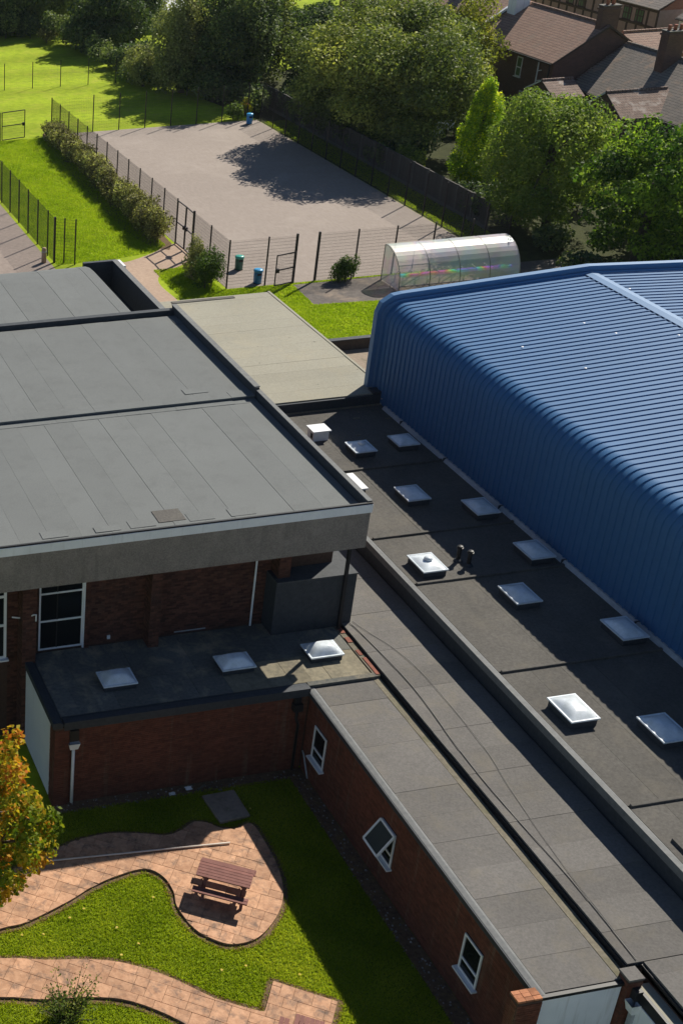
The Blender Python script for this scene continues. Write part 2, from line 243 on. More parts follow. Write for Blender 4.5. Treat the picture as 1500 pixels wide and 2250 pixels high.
# ------------------------------------------------------------------ object helpers
def wloc(o):
    m = Matrix.Identity(4)
    while o is not None:
        m = Matrix.LocRotScale(o.location, o.rotation_euler, o.scale) @ m; o = o.parent
    return m
def tag(o, label=None, cat=None, group=None, kind=None):
    for k, v in (('label', label), ('category', cat), ('group', group), ('kind', kind)):
        if v: o[k] = v
    return o
def thing(name, loc, label, cat, group=None, rz=0):
    o = bpy.data.objects.new(name, None); COL.objects.link(o); o.location = loc; o.rotation_euler = (0, 0, rz); o.empty_display_size = .2
    return tag(o, label, cat, group)
class MB:
    def __init__(s): s.v = []; s.f = []
    def add(s, vs, fs):
        b = len(s.v); s.v += [tuple(p) for p in vs]; s.f += [tuple(i+b for i in f) for f in fs]; return s
    def box(s, x0, x1, y0, y1, z0, z1):
        if x0 > x1: x0, x1 = x1, x0
        if y0 > y1: y0, y1 = y1, y0
        return s.add([(x0, y0, z0), (x1, y0, z0), (x1, y1, z0), (x0, y1, z0), (x0, y0, z1), (x1, y0, z1), (x1, y1, z1), (x0, y1, z1)],
                     [(0, 3, 2, 1), (4, 5, 6, 7), (0, 1, 5, 4), (1, 2, 6, 5), (2, 3, 7, 6), (3, 0, 4, 7)])
    def bar(s, p, q, w, h=None, up=(0, 0, 1)):
        p = Vector(p); q = Vector(q); d = (q-p).normalized(); u = Vector(up)
        if abs(d.dot(u)) > .99: u = Vector((0, 1, 0))
        r = d.cross(u).normalized(); u = r.cross(d).normalized(); h = h or w; a = r*w/2; b = u*h/2
        vs = [c+sa*a+sb*b for c in (p, q) for sa, sb in ((-1, -1), (1, -1), (1, 1), (-1, 1))]
        return s.add(vs, [(0, 1, 2, 3), (7, 6, 5, 4), (0, 4, 5, 1), (1, 5, 6, 2), (2, 6, 7, 3), (3, 7, 4, 0)])
    def tube(s, pts, rad, n=8, cap=True):
        pts = [Vector(p) for p in pts]; rs = rad if hasattr(rad, '__len__') else [rad]*len(pts); b = len(s.v)
        for i, p in enumerate(pts):
            d = (pts[min(i+1, len(pts)-1)]-pts[max(i-1, 0)]).normalized(); u = Vector((0, 0, 1)) if abs(d.z) < .9 else Vector((1, 0, 0))
            r = d.cross(u).normalized(); u = r.cross(d)
            for k in range(n):
                a = 2*math.pi*k/n; s.v.append(tuple(p+rs[i]*(math.cos(a)*r+math.sin(a)*u)))
        for i in range(len(pts)-1):
            for k in range(n):
                s.f.append((b+i*n+k, b+i*n+(k+1) % n, b+(i+1)*n+(k+1) % n, b+(i+1)*n+k))
        if cap:
            s.f.append(tuple(b+k for k in range(n))[::-1]); s.f.append(tuple(b+(len(pts)-1)*n+k for k in range(n)))
        return s
    def lathe(s, prof, c=(0, 0, 0), n=20):
        b = len(s.v)
        for r, z in prof:
            for k in range(n):
                a = 2*math.pi*k/n; s.v.append((c[0]+r*math.cos(a), c[1]+r*math.sin(a), c[2]+z))
        for i in range(len(prof)-1):
            for k in range(n): s.f.append((b+i*n+k, b+i*n+(k+1) % n, b+(i+1)*n+(k+1) % n, b+(i+1)*n+k))
        s.f.append(tuple(b+k for k in range(n))[::-1]); s.f.append(tuple(b+(len(prof)-1)*n+k for k in range(n)))
        return s
    def prism(s, poly, z0, z1):
        n = len(poly); area = sum(poly[i][0]*poly[(i+1) % n][1]-poly[(i+1) % n][0]*poly[i][1] for i in range(n))
        if area < 0: poly = poly[::-1]
        return s.add([(x, y, z0) for x, y in poly]+[(x, y, z1) for x, y in poly],
                     [tuple(range(n))[::-1], tuple(range(n, 2*n))]+[(i, (i+1) % n, n+(i+1) % n, n+i) for i in range(n)])
    def extrude_x(s, prof, x0, x1):   # prof: (y,z) closed, ccw seen from +x
        n = len(prof)
        return s.add([(x0, y, z) for y, z in prof]+[(x1, y, z) for y, z in prof], [tuple(range(n))[::-1], tuple(range(n, 2*n))]+[(i, (i+1) % n, n+(i+1) % n, n+i) for i in range(n)])
    def extrude_y(s, prof, y0, y1):   # prof: (x,z)
        n = len(prof)
        return s.add([(x, y0, z) for x, z in prof]+[(x, y1, z) for x, z in prof], [tuple(range(n)), tuple(range(n, 2*n))[::-1]]+[(n+i, n+(i+1) % n, (i+1) % n, i) for i in range(n)])
    def quad(s, *p): return s.add(p, [tuple(range(len(p)))])
    def build(s, name, mat, parent=None, label=None, kind=None, smooth=False, bevel=0):
        me = bpy.data.meshes.new(name); v = s.v
        if parent is not None:
            im = wloc(parent).inverted(); v = [tuple(im @ Vector(p)) for p in v]
        me.from_pydata(v, [], s.f); me.update()
        me.materials.append(mt[mat] if isinstance(mat, str) else mat)
        o = bpy.data.objects.new(name, me); COL.objects.link(o); o.parent = parent
        if smooth: me.shade_smooth()
        if bevel:
            m = o.modifiers.new('bevel', 'BEVEL'); m.width = bevel; m.segments = 2; m.limit_method = 'ANGLE'
        return tag(o, label, kind=kind)
def copy_obj(o, parent=None, loc=None, rz=None):
    c = o.copy(); COL.objects.link(c); c.parent = parent
    if loc is not None: c.location = loc
    if rz is not None: c.rotation_euler = (0, 0, rz)
    return c
def copy_tree(o, parent=None):
    kids = list(o.children); c = copy_obj(o, parent)
    for k in kids: copy_tree(k, c)
    return c
def np_quads(name, V, tone, mat, parent=None, kind=None):
    """V: (n,4,3) quads"""
    n = len(V); me = bpy.data.meshes.new(name)
    if parent is not None:
        w = wloc(parent).translation; V = V-np.array(w)
    me.vertices.add(n*4); me.vertices.foreach_set('co', V.reshape(-1).astype(np.float32))
    me.loops.add(n*4); me.loops.foreach_set('vertex_index', np.arange(n*4, dtype=np.int32))
    me.polygons.add(n); me.polygons.foreach_set('loop_start', np.arange(0, n*4, 4, dtype=np.int32)); me.polygons.foreach_set('loop_total', np.full(n, 4, dtype=np.int32))
    me.update(); a = me.attributes.new('tone', 'FLOAT', 'FACE'); a.data.foreach_set('value', tone.astype(np.float32))
    me.materials.append(mt[mat]); o = bpy.data.objects.new(name, me); COL.objects.link(o); o.parent = parent
    return tag(o, kind=kind)
def leaf_quads(P, Nn, size, aspect=.62):
    n = len(P); t = rng.normal(size=(n, 3)); Nn = Nn/np.linalg.norm(Nn, axis=1, keepdims=True)
    t -= (t*Nn).sum(1, keepdims=True)*Nn; t /= np.linalg.norm(t, axis=1, keepdims=True); b = np.cross(Nn, t)
    s = (size*rng.uniform(.6, 1.3, n))[:, None]
    return np.stack([P-t*s, P-b*s*aspect+Nn*s*.12, P+t*s, P+b*s*aspect+Nn*s*.12], 1)
def unit(n):
    d = rng.normal(size=(n, 3)); return d/np.linalg.norm(d, axis=1, keepdims=True)
def blob_leaves(blobs, per_m2, size, up=.35, tonevar=.16, squash=1, minz=.15):
    """blobs: list of (c(3), r(3)) -> leaf quads + tones"""
    Vs, Ts = [], []
    for c, r in blobs:
        c = np.array(c); r = np.array(r); area = 4*math.pi*((r[0]*r[1])**1.6+(r[0]*r[2])**1.6+(r[1]*r[2])**1.6)**(1/1.6)/3**(1/1.6)
        n = max(8, int(area*per_m2)); d = unit(n)
        rad = 1-.42*rng.random(n)**1.7
        # ragged edge
        rad *= 1+.16*np.sin(d[:, 0]*5+c[0]*3)*np.cos(d[:, 1]*6+c[1])+.1*rng.normal(size=n)*.6
        P = c+d*rad[:, None]*r; keep = P[:, 2] > minz
        P = P[keep]; d = d[keep]; n = len(P)
        Nn = d*.55+unit(n)*.75+np.array([0, 0, up])
        Vs.append(leaf_quads(P, Nn, size)); base = .5+rng.normal()*tonevar
        Ts.append(np.clip(base+rng.normal(size=n)*tonevar, 0, 1))
    return np.concatenate(Vs), np.concatenate(Ts)
def crown_blobs(c, r, m, frac=(.26, .42), low=-.75, seed=0, fill=.25):
    """clumps spread through an ellipsoidal crown"""
    g = np.random.default_rng(seed); out = []
    c = np.array(c, float); r = np.array(r, float)
    k = 0
    while len(out) < m:
        d = g.normal(size=3); d /= np.linalg.norm(d)
        if d[2] < low: continue
        q = g.uniform(.55, .82) if g.random() > fill else g.uniform(.1, .5)
        f = g.uniform(*frac); out.append((c+d*q*r*(1+.08*g.normal()), r*f*np.array([1, 1, .82])*g.uniform(.85, 1.15)))
    return out
def trunk_mesh(base, top, r0, targets, seed=0):
    g = random.Random(seed); mb = MB(); b = Vector(base); t = Vector(top)
    mid = b.lerp(t, .5)+Vector((g.uniform(-.2, .2), g.uniform(-.2, .2), 0))
    mb.tube([b-Vector((0, 0, .1)), b.lerp(mid, .25), mid, t], [r0*1.35, r0, r0*.8, r0*.5], 9)
    for q in targets:
        q = Vector(q); s = b.lerp(t, g.uniform(.45, .95)); m = s.lerp(q, .5)+Vector((0, 0, g.uniform(-.1, .35)))
        mb.tube([s, m, q], [r0*.42, r0*.26, r0*.08], 6)
    return mb
def tree(name, label, base, c, r, m, leafm, per_m2, size, r0, seed, group=None, low=-.75, frac=(.26, .42), cat='tree', extra=(), fork=None, up=.35, tonevar=.16, fill=.25):
    root = thing(name, (*base, 0), label, cat, group)
    bl = crown_blobs(c, r, m, frac, low, seed, fill)+list(extra)
    V, T = blob_leaves(bl, per_m2, size, up, tonevar); np_quads('crown', V, T, leafm, root)
    tg = [b[0] for b in bl[::max(1, len(bl)//9)]]
    if fork:
        for i, (dx, dy) in enumerate(fork):
            trunk_mesh((base[0]+dx*.3, base[1]+dy*.3, 0), (c[0]+dx*2, c[1]+dy*2, c[2]), r0*.8, tg[i::len(fork)], seed+i).build('trunk', 'bark', root, smooth=True)
    else:
        trunk_mesh((*base, 0), (c[0], c[1], c[2]+r[2]*.2), r0, tg, seed).build('trunk', 'bark', root, smooth=True)
    return root
def catmull(pts, n=6, closed=True):
    P = [np.array(p, float) for p in pts]; out = []; m = len(P)
    for i in range(m if closed else m-1):
        if closed: a, b, c, d = P[(i-1) % m], P[i], P[(i+1) % m], P[(i+2) % m]
        else: a, b, c, d = P[max(i-1, 0)], P[i], P[i+1], P[min(i+2, m-1)]
        for k in range(n):
            t = k/n; out.append(tuple(.5*((2*b)+(c-a)*t+(2*a-5*b+4*c-d)*t*t+(3*b-a-3*c+d)*t**3)))
    if not closed: out.append(tuple(P[-1]))
    return out
def clip_convex(subj, clip):
    out = list(subj)
    for i in range(len(clip)):
        a = clip[i]; b = clip[(i+1) % len(clip)]; inp = out; out = []
        if not inp: break
        side = lambda p: (b[0]-a[0])*(p[1]-a[1])-(b[1]-a[1])*(p[0]-a[0])
        for j in range(len(inp)):
            p = inp[j-1]; q = inp[j]; sp, sq = side(p), side(q)
            if sq >= 0:
                if sp < 0: t = sp/(sp-sq); out.append((p[0]+t*(q[0]-p[0]), p[1]+t*(q[1]-p[1])))
                out.append(q)
            elif sp >= 0: t = sp/(sp-sq); out.append((p[0]+t*(q[0]-p[0]), p[1]+t*(q[1]-p[1])))
    return out
def inpoly(P, poly):
    x, y = P[:, 0], P[:, 1]; ins = np.zeros(len(P), bool); n = len(poly)
    for i in range(n):
        x0, y0 = poly[i]; x1, y1 = poly[i-1]
        c = ((y0 > y) != (y1 > y)) & (x < (x1-x0)*(y-y0)/((y1-y0) if y1 != y0 else 1e-9)+x0); ins ^= c
    return ins
def sheet(name, poly, z, mat, label, cat='ground', z0=None):
    mb = MB(); mb.prism(list(poly), z-.25 if z0 is None else z0, z); o = mb.build(name, mat); return tag(o, label, cat, kind='structure')

# ------------------------------------------------------------------ large structure: ground, paved areas
g = MB().quad((-700, -300, -.004), (900, -300, -.004), (900, 1400, -.004), (-700, 1400, -.004)).build('grass_ground', 'grass')
tag(g, 'wide bright green grass running from the school out past the hedges', 'grass field', kind='structure')
sheet('courtyard_lawn', [(2, 16), (18.6, 16), (18.6, 33.2), (2, 33.2)], .0, 'grass_near', 'mown courtyard lawn enclosed by the low brick wings', 'lawn', -.2)
PG = [(33.35, 75.75), (51.5, 75.75), (51.5, 113.95), (35.2, 113.95), (34.0, 113.2), (33.35, 112)]
sheet('playground', PG, .006, 'asphalt', 'pinkish grey asphalt playground inside the tall mesh fence', 'playground')
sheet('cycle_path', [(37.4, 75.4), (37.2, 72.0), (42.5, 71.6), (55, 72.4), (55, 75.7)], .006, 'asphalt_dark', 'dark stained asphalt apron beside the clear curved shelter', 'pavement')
sheet('pale_path', catmull([(27.5, 82.2), (29.0, 81.9), (31.2, 83.1), (33.3, 84.6), (33.35, 82.0), (32.4, 80.6), (30.6, 79.4), (29.75, 77.6), (29.85, 74), (30.0, 64), (27.8, 64), (28.0, 74), (27.4, 79)], 4), .008, 'path', 'pale pink footpath bending round to the double mesh gate', 'path')
sheet('tarmac_yard', [(10, 70), (24.4, 70), (24.4, 118), (10, 118)], .006, 'tarmac', 'brown tarmac yard at the left edge behind the mesh fence', 'yard')
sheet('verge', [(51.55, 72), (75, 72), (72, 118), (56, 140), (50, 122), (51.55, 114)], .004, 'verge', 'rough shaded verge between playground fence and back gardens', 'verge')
sheet('hedge_bed', catmull([(33.1, 84.6), (33.2, 100), (33.3, 113.9), (32.2, 112), (31.3, 98), (31.2, 86)], 3), .012, 'soil', 'strip of bare brown soil under the clipped hedge', 'soil')

sheet('reflector', [(-90, -80), (90, -80), (90, 13.5), (-90, 13.5)], .01, 'conc_reflector', 'pale concrete forecourt added below the view to bounce light onto the school', 'yard')  # unseen pale sheet added to bounce light onto the shaded walls
# stamped paving -----------------------------------------------------
def paving(name, poly, label, seed, rot=-36.0, zt=.085):
    root = tag(MB().prism(list(poly), -.1, zt-.022).build(name, 'pave_base'), label, 'path', kind='structure')
    g = random.Random(seed); a = math.radians(rot); ca, sa = math.cos(a), math.sin(a)
    toL = lambda p: (p[0]*ca+p[1]*sa, -p[0]*sa+p[1]*ca); toW = lambda p: (p[0]*ca-p[1]*sa, p[0]*sa+p[1]*ca)
    L = [toL(p) for p in poly]; x0 = min(p[0] for p in L); x1 = max(p[0] for p in L); y0 = min(p[1] for p in L); y1 = max(p[1] for p in L)
    y = y0-.1; n = 0
    while y < y1:
        h = g.choice((.36, .48, .48, .64)); x = x0-g.random()*.5
        while x < x1:
            w = g.choice((.36, .46, .5, .64, .72)); e = .007
            cells = [(x, y, w, h)]
            if h > .6 and g.random() < .5: cells = [(x, y, w, .3), (x, y+.3, w, h-.3)]
            for (cx, cy, cw, ch) in cells:
                q = clip_convex(L, [(cx+e, cy+e), (cx+cw-e, cy+e), (cx+cw-e, cy+ch-e), (cx+e, cy+ch-e)])
                if len(q) < 3: continue
                ar = abs(sum(q[i][0]*q[i-1][1]-q[i-1][0]*q[i][1] for i in range(len(q))))/2
                if ar < .012: continue
                dz = g.uniform(-.004, .004)
                qq = [q[0]]
                for p in q[1:]:
                    if math.hypot(p[0]-qq[-1][0], p[1]-qq[-1][1]) > .004: qq.append(p)
                if len(qq) < 3: continue
                MB().prism([toW(p) for p in qq], zt-.03, zt+dz).build('paving_slab', 'pave', root); n += 1
            x += w
        y += h
    return root
PATIO = catmull([(5.0, 28.0), (7.34, 28.37), (8.17, 28.46), (9.54, 28.98), (10.4, 29.4), (11.28, 29.68), (12.17, 29.78), (12.58, 29.35), (12.66, 28.7), (12.55, 28.1), (12.73, 27.2), (13.1, 26.7), (13.54, 26.42), (14.2, 26.45), (14.8, 26.8), (15.4, 27.4), (15.8, 28.1), (16.03, 29.0), (16.09, 30.0),
                 (16.02, 30.95), (15.5, 30.85), (15.0, 30.98), (14.75, 31.25), (14.3, 31.42), (13.9, 31.18), (13.3, 31.02), (12.6, 31.25), (11.73, 31.46), (10.9, 31.45), (10.25, 31.33), (8.8, 30.78), (7, 30.2), (5.0, 29.9)], 4)
LOW = catmull([(4.5, 27.6), (7.08, 27.30), (8.29, 26.98), (9.53, 26.73), (10.47, 26.36), (11.40, 25.69), (12.20, 24.85)], 4, False)[:-1]+[(12.3, 24.75), (12.9, 24.33), (13.36, 24.05), (13.46, 24.02), (13.53, 24.10), (14.11, 24.94), (15.48, 23.92), (14.3, 22.3), (13.2, 21.2), (12.3, 21.9)]+catmull([(11.9, 22.9), (11.22, 24.15), (10.16, 25.08), (9.13, 25.46), (7.92, 25.64), (6.74, 25.98), (4.5, 26.3)], 4, False)
def resample(poly, st=.12):
    out = []
    for i in range(len(poly)):
        a = np.array(poly[i]); b = np.array(poly[(i+1) % len(poly)]); n = max(1, int(np.linalg.norm(b-a)/st))
        out += [tuple(a+(b-a)*k/n) for k in range(n)]
    return out
def grow(poly, d):
    c = np.array(resample(poly)); n = len(c); out = []
    ar = sum(c[i][0]*c[(i+1) % n][1]-c[(i+1) % n][0]*c[i][1] for i in range(n)); s = 1 if ar > 0 else -1
    for i in range(n):
        t = c[(i+1) % n]-c[i-1]; t /= max(1e-6, np.linalg.norm(t)); out.append((c[i][0]+s*t[1]*d, c[i][1]-s*t[0]*d))
    return out
def soil_border(poly, d, label):
    c = resample(poly); o = grow(poly, d); mb = MB(); g = random.Random(9); n = len(c); o = [(x+g.uniform(-.02, .02), y+g.uniform(-.02, .02)) for x, y in o]
    for i in range(n):
        j = (i+1) % n; z = .014+.0008*(i % 9); mb.quad((*c[i], z), (*o[i], z), (*o[j], z), (*c[j], z))
    tag(mb.build('soil_edging', 'soil'), label, 'soil', kind='structure')
soil_border(PATIO, .15, 'thin bare soil border round the curved picnic patio'); soil_border(LOW, .17, 'thin bare soil border along the lower winding path')
paving('patio', PATIO, 'pink stamped paving patio with curved edge under the picnic table', 3)
paving('garden_path', LOW, 'pink stamped paving path winding along the bottom of the courtyard', 5)
st = tag(MB().prism([(15.0, 32.5), (16.1, 32.55), (16.12, 31.3), (15.1, 31.2)], -.1, .1).build('stone_step', 'slab', bevel=.015), 'worn rectangular slab lying half in shade at top of patio', 'slab', kind='structure')
# gravel strips along the walls
def stones(name, poly, n, label, smin=.02, smax=.06):
    P = np.array(poly); lo = P.min(0); hi = P.max(0); mb = MB(); k = 0; gr = random.Random(11)
    pts = rng.uniform(lo, hi, (n*3, 2)); pts = pts[inpoly(pts, poly)][:n]
    for x, y in pts:
        s = gr.uniform(smin, smax); a = gr.uniform(0, 3)
        vs = [(x+s*math.cos(a+j*1.57)*gr.uniform(.6, 1), y+s*math.sin(a+j*1.57)*gr.uniform(.6, 1), .0) for j in range(4)]
        top = [(p[0]*.6+x*.4, p[1]*.6+y*.4, s*.8) for p in vs]
        mb.add(vs+top, [(4, 5, 6, 7), (0, 1, 5, 4), (1, 2, 6, 5), (2, 3, 7, 6), (3, 0, 4, 7)])
    return tag(mb.build(name, 'stone'), label, 'gravel', kind='stuff')
sheet('soil_strip', [(10.3, 32.75), (18.1, 32.75), (18.1, 16), (18.64, 16), (18.64, 33.2), (10.3, 33.2)], .018, 'soil', 'dark soil strip at the foot of the brick wing walls', 'soil', -.2)
stones('gravel', [(10.3, 32.7), (18.05, 32.7), (18.05, 16), (18.6, 16), (18.6, 33.15), (10.3, 33.15)], 1500, 'loose grey gravel scattered along the foot of the wing walls')
stones('gravel', grow(PATIO, .12), 900, 'small brown stones lying in the border round the patio', .012, .03)
stones('gravel', grow(LOW, .14), 700, 'small brown stones lying in the border of the lower path', .012, .03)

# ------------------------------------------------------------------ brick wall generator
BRICKS = {}
def brick_wall(parent, p0, p1, z0, z1, mat, keep=300, holes=(), seed=1, normal=None):
    """running-bond bricks proud of a mortar wall; p0->p1 along the wall, outward = right-hand side of p0->p1"""
    p0 = Vector((*p0, 0)); p1 = Vector((*p1, 0)); L = (p1-p0).length; d = (p1-p0)/L; nrm = Vector((d.y, -d.x, 0)); g = random.Random(seed)
    items = []; row = 0; z = z0+.005
    while z+.065 <= z1+.001:
        s = -.1125 if row % 2 else 0
        while s < L-.02:
            a = max(s+.005, .003); b = min(s+.22, L-.003); s += .225
            if b-a < .04: continue
            if any(a < h[1]+.0 and b > h[0] and z < h[3] and z+.065 > h[2] for h in holes):
                # trim against holes
                h = [h for h in holes if a < h[1] and b > h[0] and z < h[3] and z+.065 > h[2]][0]
                if a < h[0]-.03: b = h[0]
                elif b > h[1]+.03: a = h[1]
                else: continue
            items.append((a, b, z))
        z += .075; row += 1
    cam = Vector((0, 0, 30)); items.sort(key=lambda t: (p0+d*(t[0]+t[1])/2+Vector((0, 0, t[2]))-cam).length)
    key = mat
    if key not in BRICKS:
        me = bpy.data.meshes.new('brick'); m = MB().box(-.1075, .1075, -.012, .012, 0, .065); me.from_pydata(m.v, [], m.f); me.materials.append(mt[mat]); BRICKS[key] = me
    im = wloc(parent).inverted(); ang = math.atan2(d.y, d.x); rest = MB(); k = 0
    for a, b, z in items:
        j = g.uniform(-.003, .004)
        if k < keep and b-a > .2:
            o = bpy.data.objects.new('brick', BRICKS[key]); COL.objects.link(o); o.parent = parent
            o.location = im @ (p0+d*(a+b)/2+nrm*j+Vector((0, 0, z))); o.rotation_euler = (0, 0, ang); k += 1
        else:
            q0 = p0+d*a; q1 = p0+d*b; f = nrm*(.012+j)
            A, B, C_, D = q0+f+Vector((0, 0, z)), q1+f+Vector((0, 0, z)), q1+f+Vector((0, 0, z+.065)), q0+f+Vector((0, 0, z+.065)); bk = -nrm*.03
            rest.add([A, B, C_, D, A+bk, B+bk, C_+bk, D+bk], [(0, 1, 2, 3), (3, 2, 6, 7), (0, 4, 5, 1), (1, 5, 6, 2), (0, 3, 7, 4)])
    if rest.v: rest.build('brickwork', mat, parent, kind='stuff')

def felt_strips(parent, mat, x0, x1, y0, y1, z, step, axis, seed, lap=.012, name='felt_sheet', zfun=None):
    g = random.Random(seed); a0, a1 = (x0, x1) if axis == 'x' else (y0, y1); a = a0; i = 0
    while a < a1-.05:
        b = min(a+step*g.uniform(.97, 1.03), a1)
        if a1-b < .25: b = a1
        h = z+g.uniform(0, .006)+(.006 if i % 2 else 0)
        tilt = g.uniform(-.004, .004)
        m = MB()
        if axis == 'x': m.box(a, b-.006, y0, y1, z-.06, h)
        else: m.box(x0, x1, a, b-.006, z-.06, h)
        # tiny uneven lap so that the seam catches light
        m.v = [(p[0], p[1], p[2]+(tilt if (k in (4, 7) and axis == 'x') or (k in (4, 5) and axis == 'y') else 0)) for k, p in enumerate(m.v)]
        m.build(name, mat, parent); a = b; i += 1

# ------------------------------------------------------------------ main building (tall flat roof, left)
def window_unit(parent, p, d, w, h, mull=(), trans=(), fr=.07, depth=.05, pane='glass', matf='white', sill=True, mullmat=None):
    """p: lower-left corner on the outer wall face, d: unit direction along wall; outward = right of d"""
    p = Vector(p); d = Vector((*d, 0)).normalized(); n = Vector((d.y, -d.x, 0)); Z = Vector((0, 0, 1))
    wroot = bpy.data.objects.new('window', None); COL.objects.link(wroot); wroot.parent = parent; wroot.location = wloc(parent).inverted() @ p
    m = MB(); c = p-n*(depth*.1)
    def bar(s0, t0, s1, t1, e=fr, q=0): m.bar(c+d*s0+Z*t0+n*q, c+d*s1+Z*t1+n*q, e, depth+q*.2, up=n)
    f2 = fr/2
    for a in ((0, f2, w, f2), (0, h-f2, w, h-f2)): bar(*a)
    for a in ((f2, fr, f2, h-fr), (w-f2, fr, w-f2, h-fr)): bar(*a, q=.002)
    if mullmat:
        m2 = MB()
        for s in mull: m2.bar(c+d*s+Z*fr-n*.003, c+d*s+Z*(h-fr)-n*.003, fr*.6, depth, up=n)
        m2.build('mullion', mullmat, wroot)
    else:
        for s in mull: bar(s, fr, s, h-fr, fr*.7, -.003)
    for t in trans: bar(fr, t, w-fr, t, fr, .003)
    m.build('frame', matf, wroot)
    q = p-n*.004
    MB().quad(q+d*fr*.5+Z*fr*.5, q+d*(w-fr*.5)+Z*fr*.5, q+d*(w-fr*.5)+Z*(h-fr*.5), q+d*fr*.5+Z*(h-fr*.5)).build('pane', pane, wroot)
    if sill: MB().bar(p-d*.06+n*.05-Z*.03, p+d*(w+.06)+n*.05-Z*.03, .05, .18, up=n).build('sill', matf, wroot)
    return wroot
def main_building():
    root = thing('school_block', (14, 45, 0), 'tall flat roofed school block with grey felt roof and concrete fascia', 'building')
    MB().box(0, 20.9, 37.15, 53.6, 0, 7.55).build('core_wall', 'brick_main', root)
    MB().box(0, 21.28, 36.0, 44.9, 7.4, 7.70).build('roof_deck', 'felt_main', root)
    MB().box(0, 21.28, 44.9, 53.55, 7.4, 7.80).build('roof_deck', 'felt_main', root)
    felt_strips(root, 'felt_main', 2.0, 21.27, 36.45, 44.55, 7.77, 1.0, 'x', 2)
    felt_strips(root, 'felt_main', 2.0, 21.27, 45.45, 53.4, 7.87, 1.0, 'x', 4)
    felt_strips(root, 'felt_main', 2.0, 21.27, 44.56, 44.9, 7.785, 2.3, 'x', 5)
    felt_strips(root, 'felt_main', 2.0, 21.27, 44.9, 45.44, 7.885, 2.6, 'x', 6)
    # tilted kerb at the front edge
    MB().extrude_x([(36.45, 7.772), (36.0, 7.99), (35.98, 7.7), (36.45, 7.7)], 0, 21.28).build('front_kerb', 'felt_main', root)
    MB().box(14.6, 15.5, 36.75, 37.5, 7.77, 7.795).build('felt_patch', 'felt_dark', root, 'darker square repair patch')
    for k in range(11):
        x = 3+k*1.7+random.random(); y = random.choice((36.6, 44.0, 52.4, 45.6)); z = 7.79 if y < 44.9 else 7.892
        MB().box(x, x+random.uniform(.6, 1.0), y, y+random.uniform(.3, .6), z-.01, z+.004).build('felt_patch', 'felt_main', root)
    MB().box(0, 21.44, 35.93, 36.0, 8.03, 8.08).build('drip_edge', 'black', root)
    MB().box(0, 21.44, 35.91, 36.0, 7.73, 8.028).build('fascia_trim', 'white', root)
    MB().box(0, 21.40, 35.94, 36.25, 6.42, 7.728).build('fascia', 'concrete', root)
    # right parapets
    MB().box(21.3, 21.42, 36.0, 44.9, 7.4, 8.09).build('parapet', 'felt_edge', root); MB().box(21.285, 21.45, 36.0, 44.95, 8.092, 8.12).build('parapet_cap', 'kerb_grey', root)
    MB().box(21.26, 21.42, 44.9, 53.8, 7.4, 8.19).build('parapet', 'felt_edge', root); MB().box(21.24, 21.46, 44.95, 53.82, 8.192, 8.225).build('parapet_cap', 'kerb_grey', root)
    MB().box(0, 21.25, 53.56, 53.8, 7.4, 8.04).build('parapet', 'felt_edge', root); MB().box(0, 21.235, 53.54, 53.82, 8.042, 8.07).build('parapet_cap', 'felt_edge', root)
    # brick front wall with piers
    wall = MB().box(0, 20.9, 37.02, 37.14, 0, 6.6).build('wall', 'mortar', root)
    brick_wall(wall, (12.35, 37.02), (18.9, 37.02), 3.25, 6.4, 'brick_main', 300, seed=3)
    brick_wall(wall, (9.75, 37.02), (10.75, 37.02), .0, 6.4, 'brick_main', 0, seed=4)
    for x0, x1, z0 in ((14.4, 14.75, 3.2), (18.75, 19.15, 3.2), (10.1, 10.55, 0), (12.32, 12.5, 3.2)):
        y0 = 36.45 if x0 != 12.32 else 36.9
        p = MB().box(x0, x1, y0, 37.01, z0, 6.55).build('pier', 'mortar', root)
        brick_wall(p, (x0, y0), (x1, y0), z0, 6.5, 'brick_main', 60, seed=int(x0*9)); brick_wall(p, (x0, 37.0), (x0, y0), z0, 6.5, 'brick_main', 40, seed=int(x0*7))
    window_unit(root, (10.78, 36.97, 3.32), (1, 0), 1.5, 3.2, mull=(.62,), trans=(1.12, 2.18), fr=.06, sill=False, mullmat='black')
    window_unit(root, (7.4, 36.97, 3.2), (1, 0), 2.3, 3.3, mull=(), trans=(1.3, 2.4), fr=.09, sill=True)
    MB().box(12.27, 12.33, 36.9, 36.98, 3.25, 6.5).build('downpipe', 'white', root)
    MB().tube([(18.17, 36.93, 3.22), (18.17, 36.93, 6.45)], .035, 8).build('downpipe', 'white', root)
    MB().box(15.5, 16.6, 36.985, 37.0, 3.3, 3.34).build('flashing', 'lead', root)
    MB().tube([(9.85, 36.85, 4.85), (10.2, 36.7, 4.85), (10.45, 36.38, 5.15), (10.52, 36.38, 5.15), (10.52, 36.38, 4.9)], .025, 6).build('overflow_pipe', 'white', root)
    MB().box(13.15, 13.25, 36.95, 37.0, 3.42, 3.55).build('vent', 'white', root)
    # dark clad lift housing under the corner
    MB().box(18.6, 21.42, 36.2, 38.0, 3.25, 5.25).build('clad_box', 'felt_edge', root)
    MB().box(18.6, 21.44, 36.18, 38.0, 5.252, 5.30).build('clad_box_top', 'felt_edge2', root)
    MB().box(19.2, 21.3, 38.0, 38.1, 5.31, 5.5).build('white_rail', 'white', root)
    MB().box(21.05, 21.3, 37.72, 37.98, 5.31, 5.55).build('junction_box', 'white', root)
    MB().box(20.88, 20.98, 36.0, 36.1, 3.25, 6.45).build('steel_column', 'black', root)
    # reflective windows in the right hand wall
    for y in (39.5, 42.5, 45.5): window_unit(root, (20.92, y, 4.2), (0, 1), 2.2, 1.9, mull=(1.1,), trans=(.9,), fr=.08)
    return root
main_building()

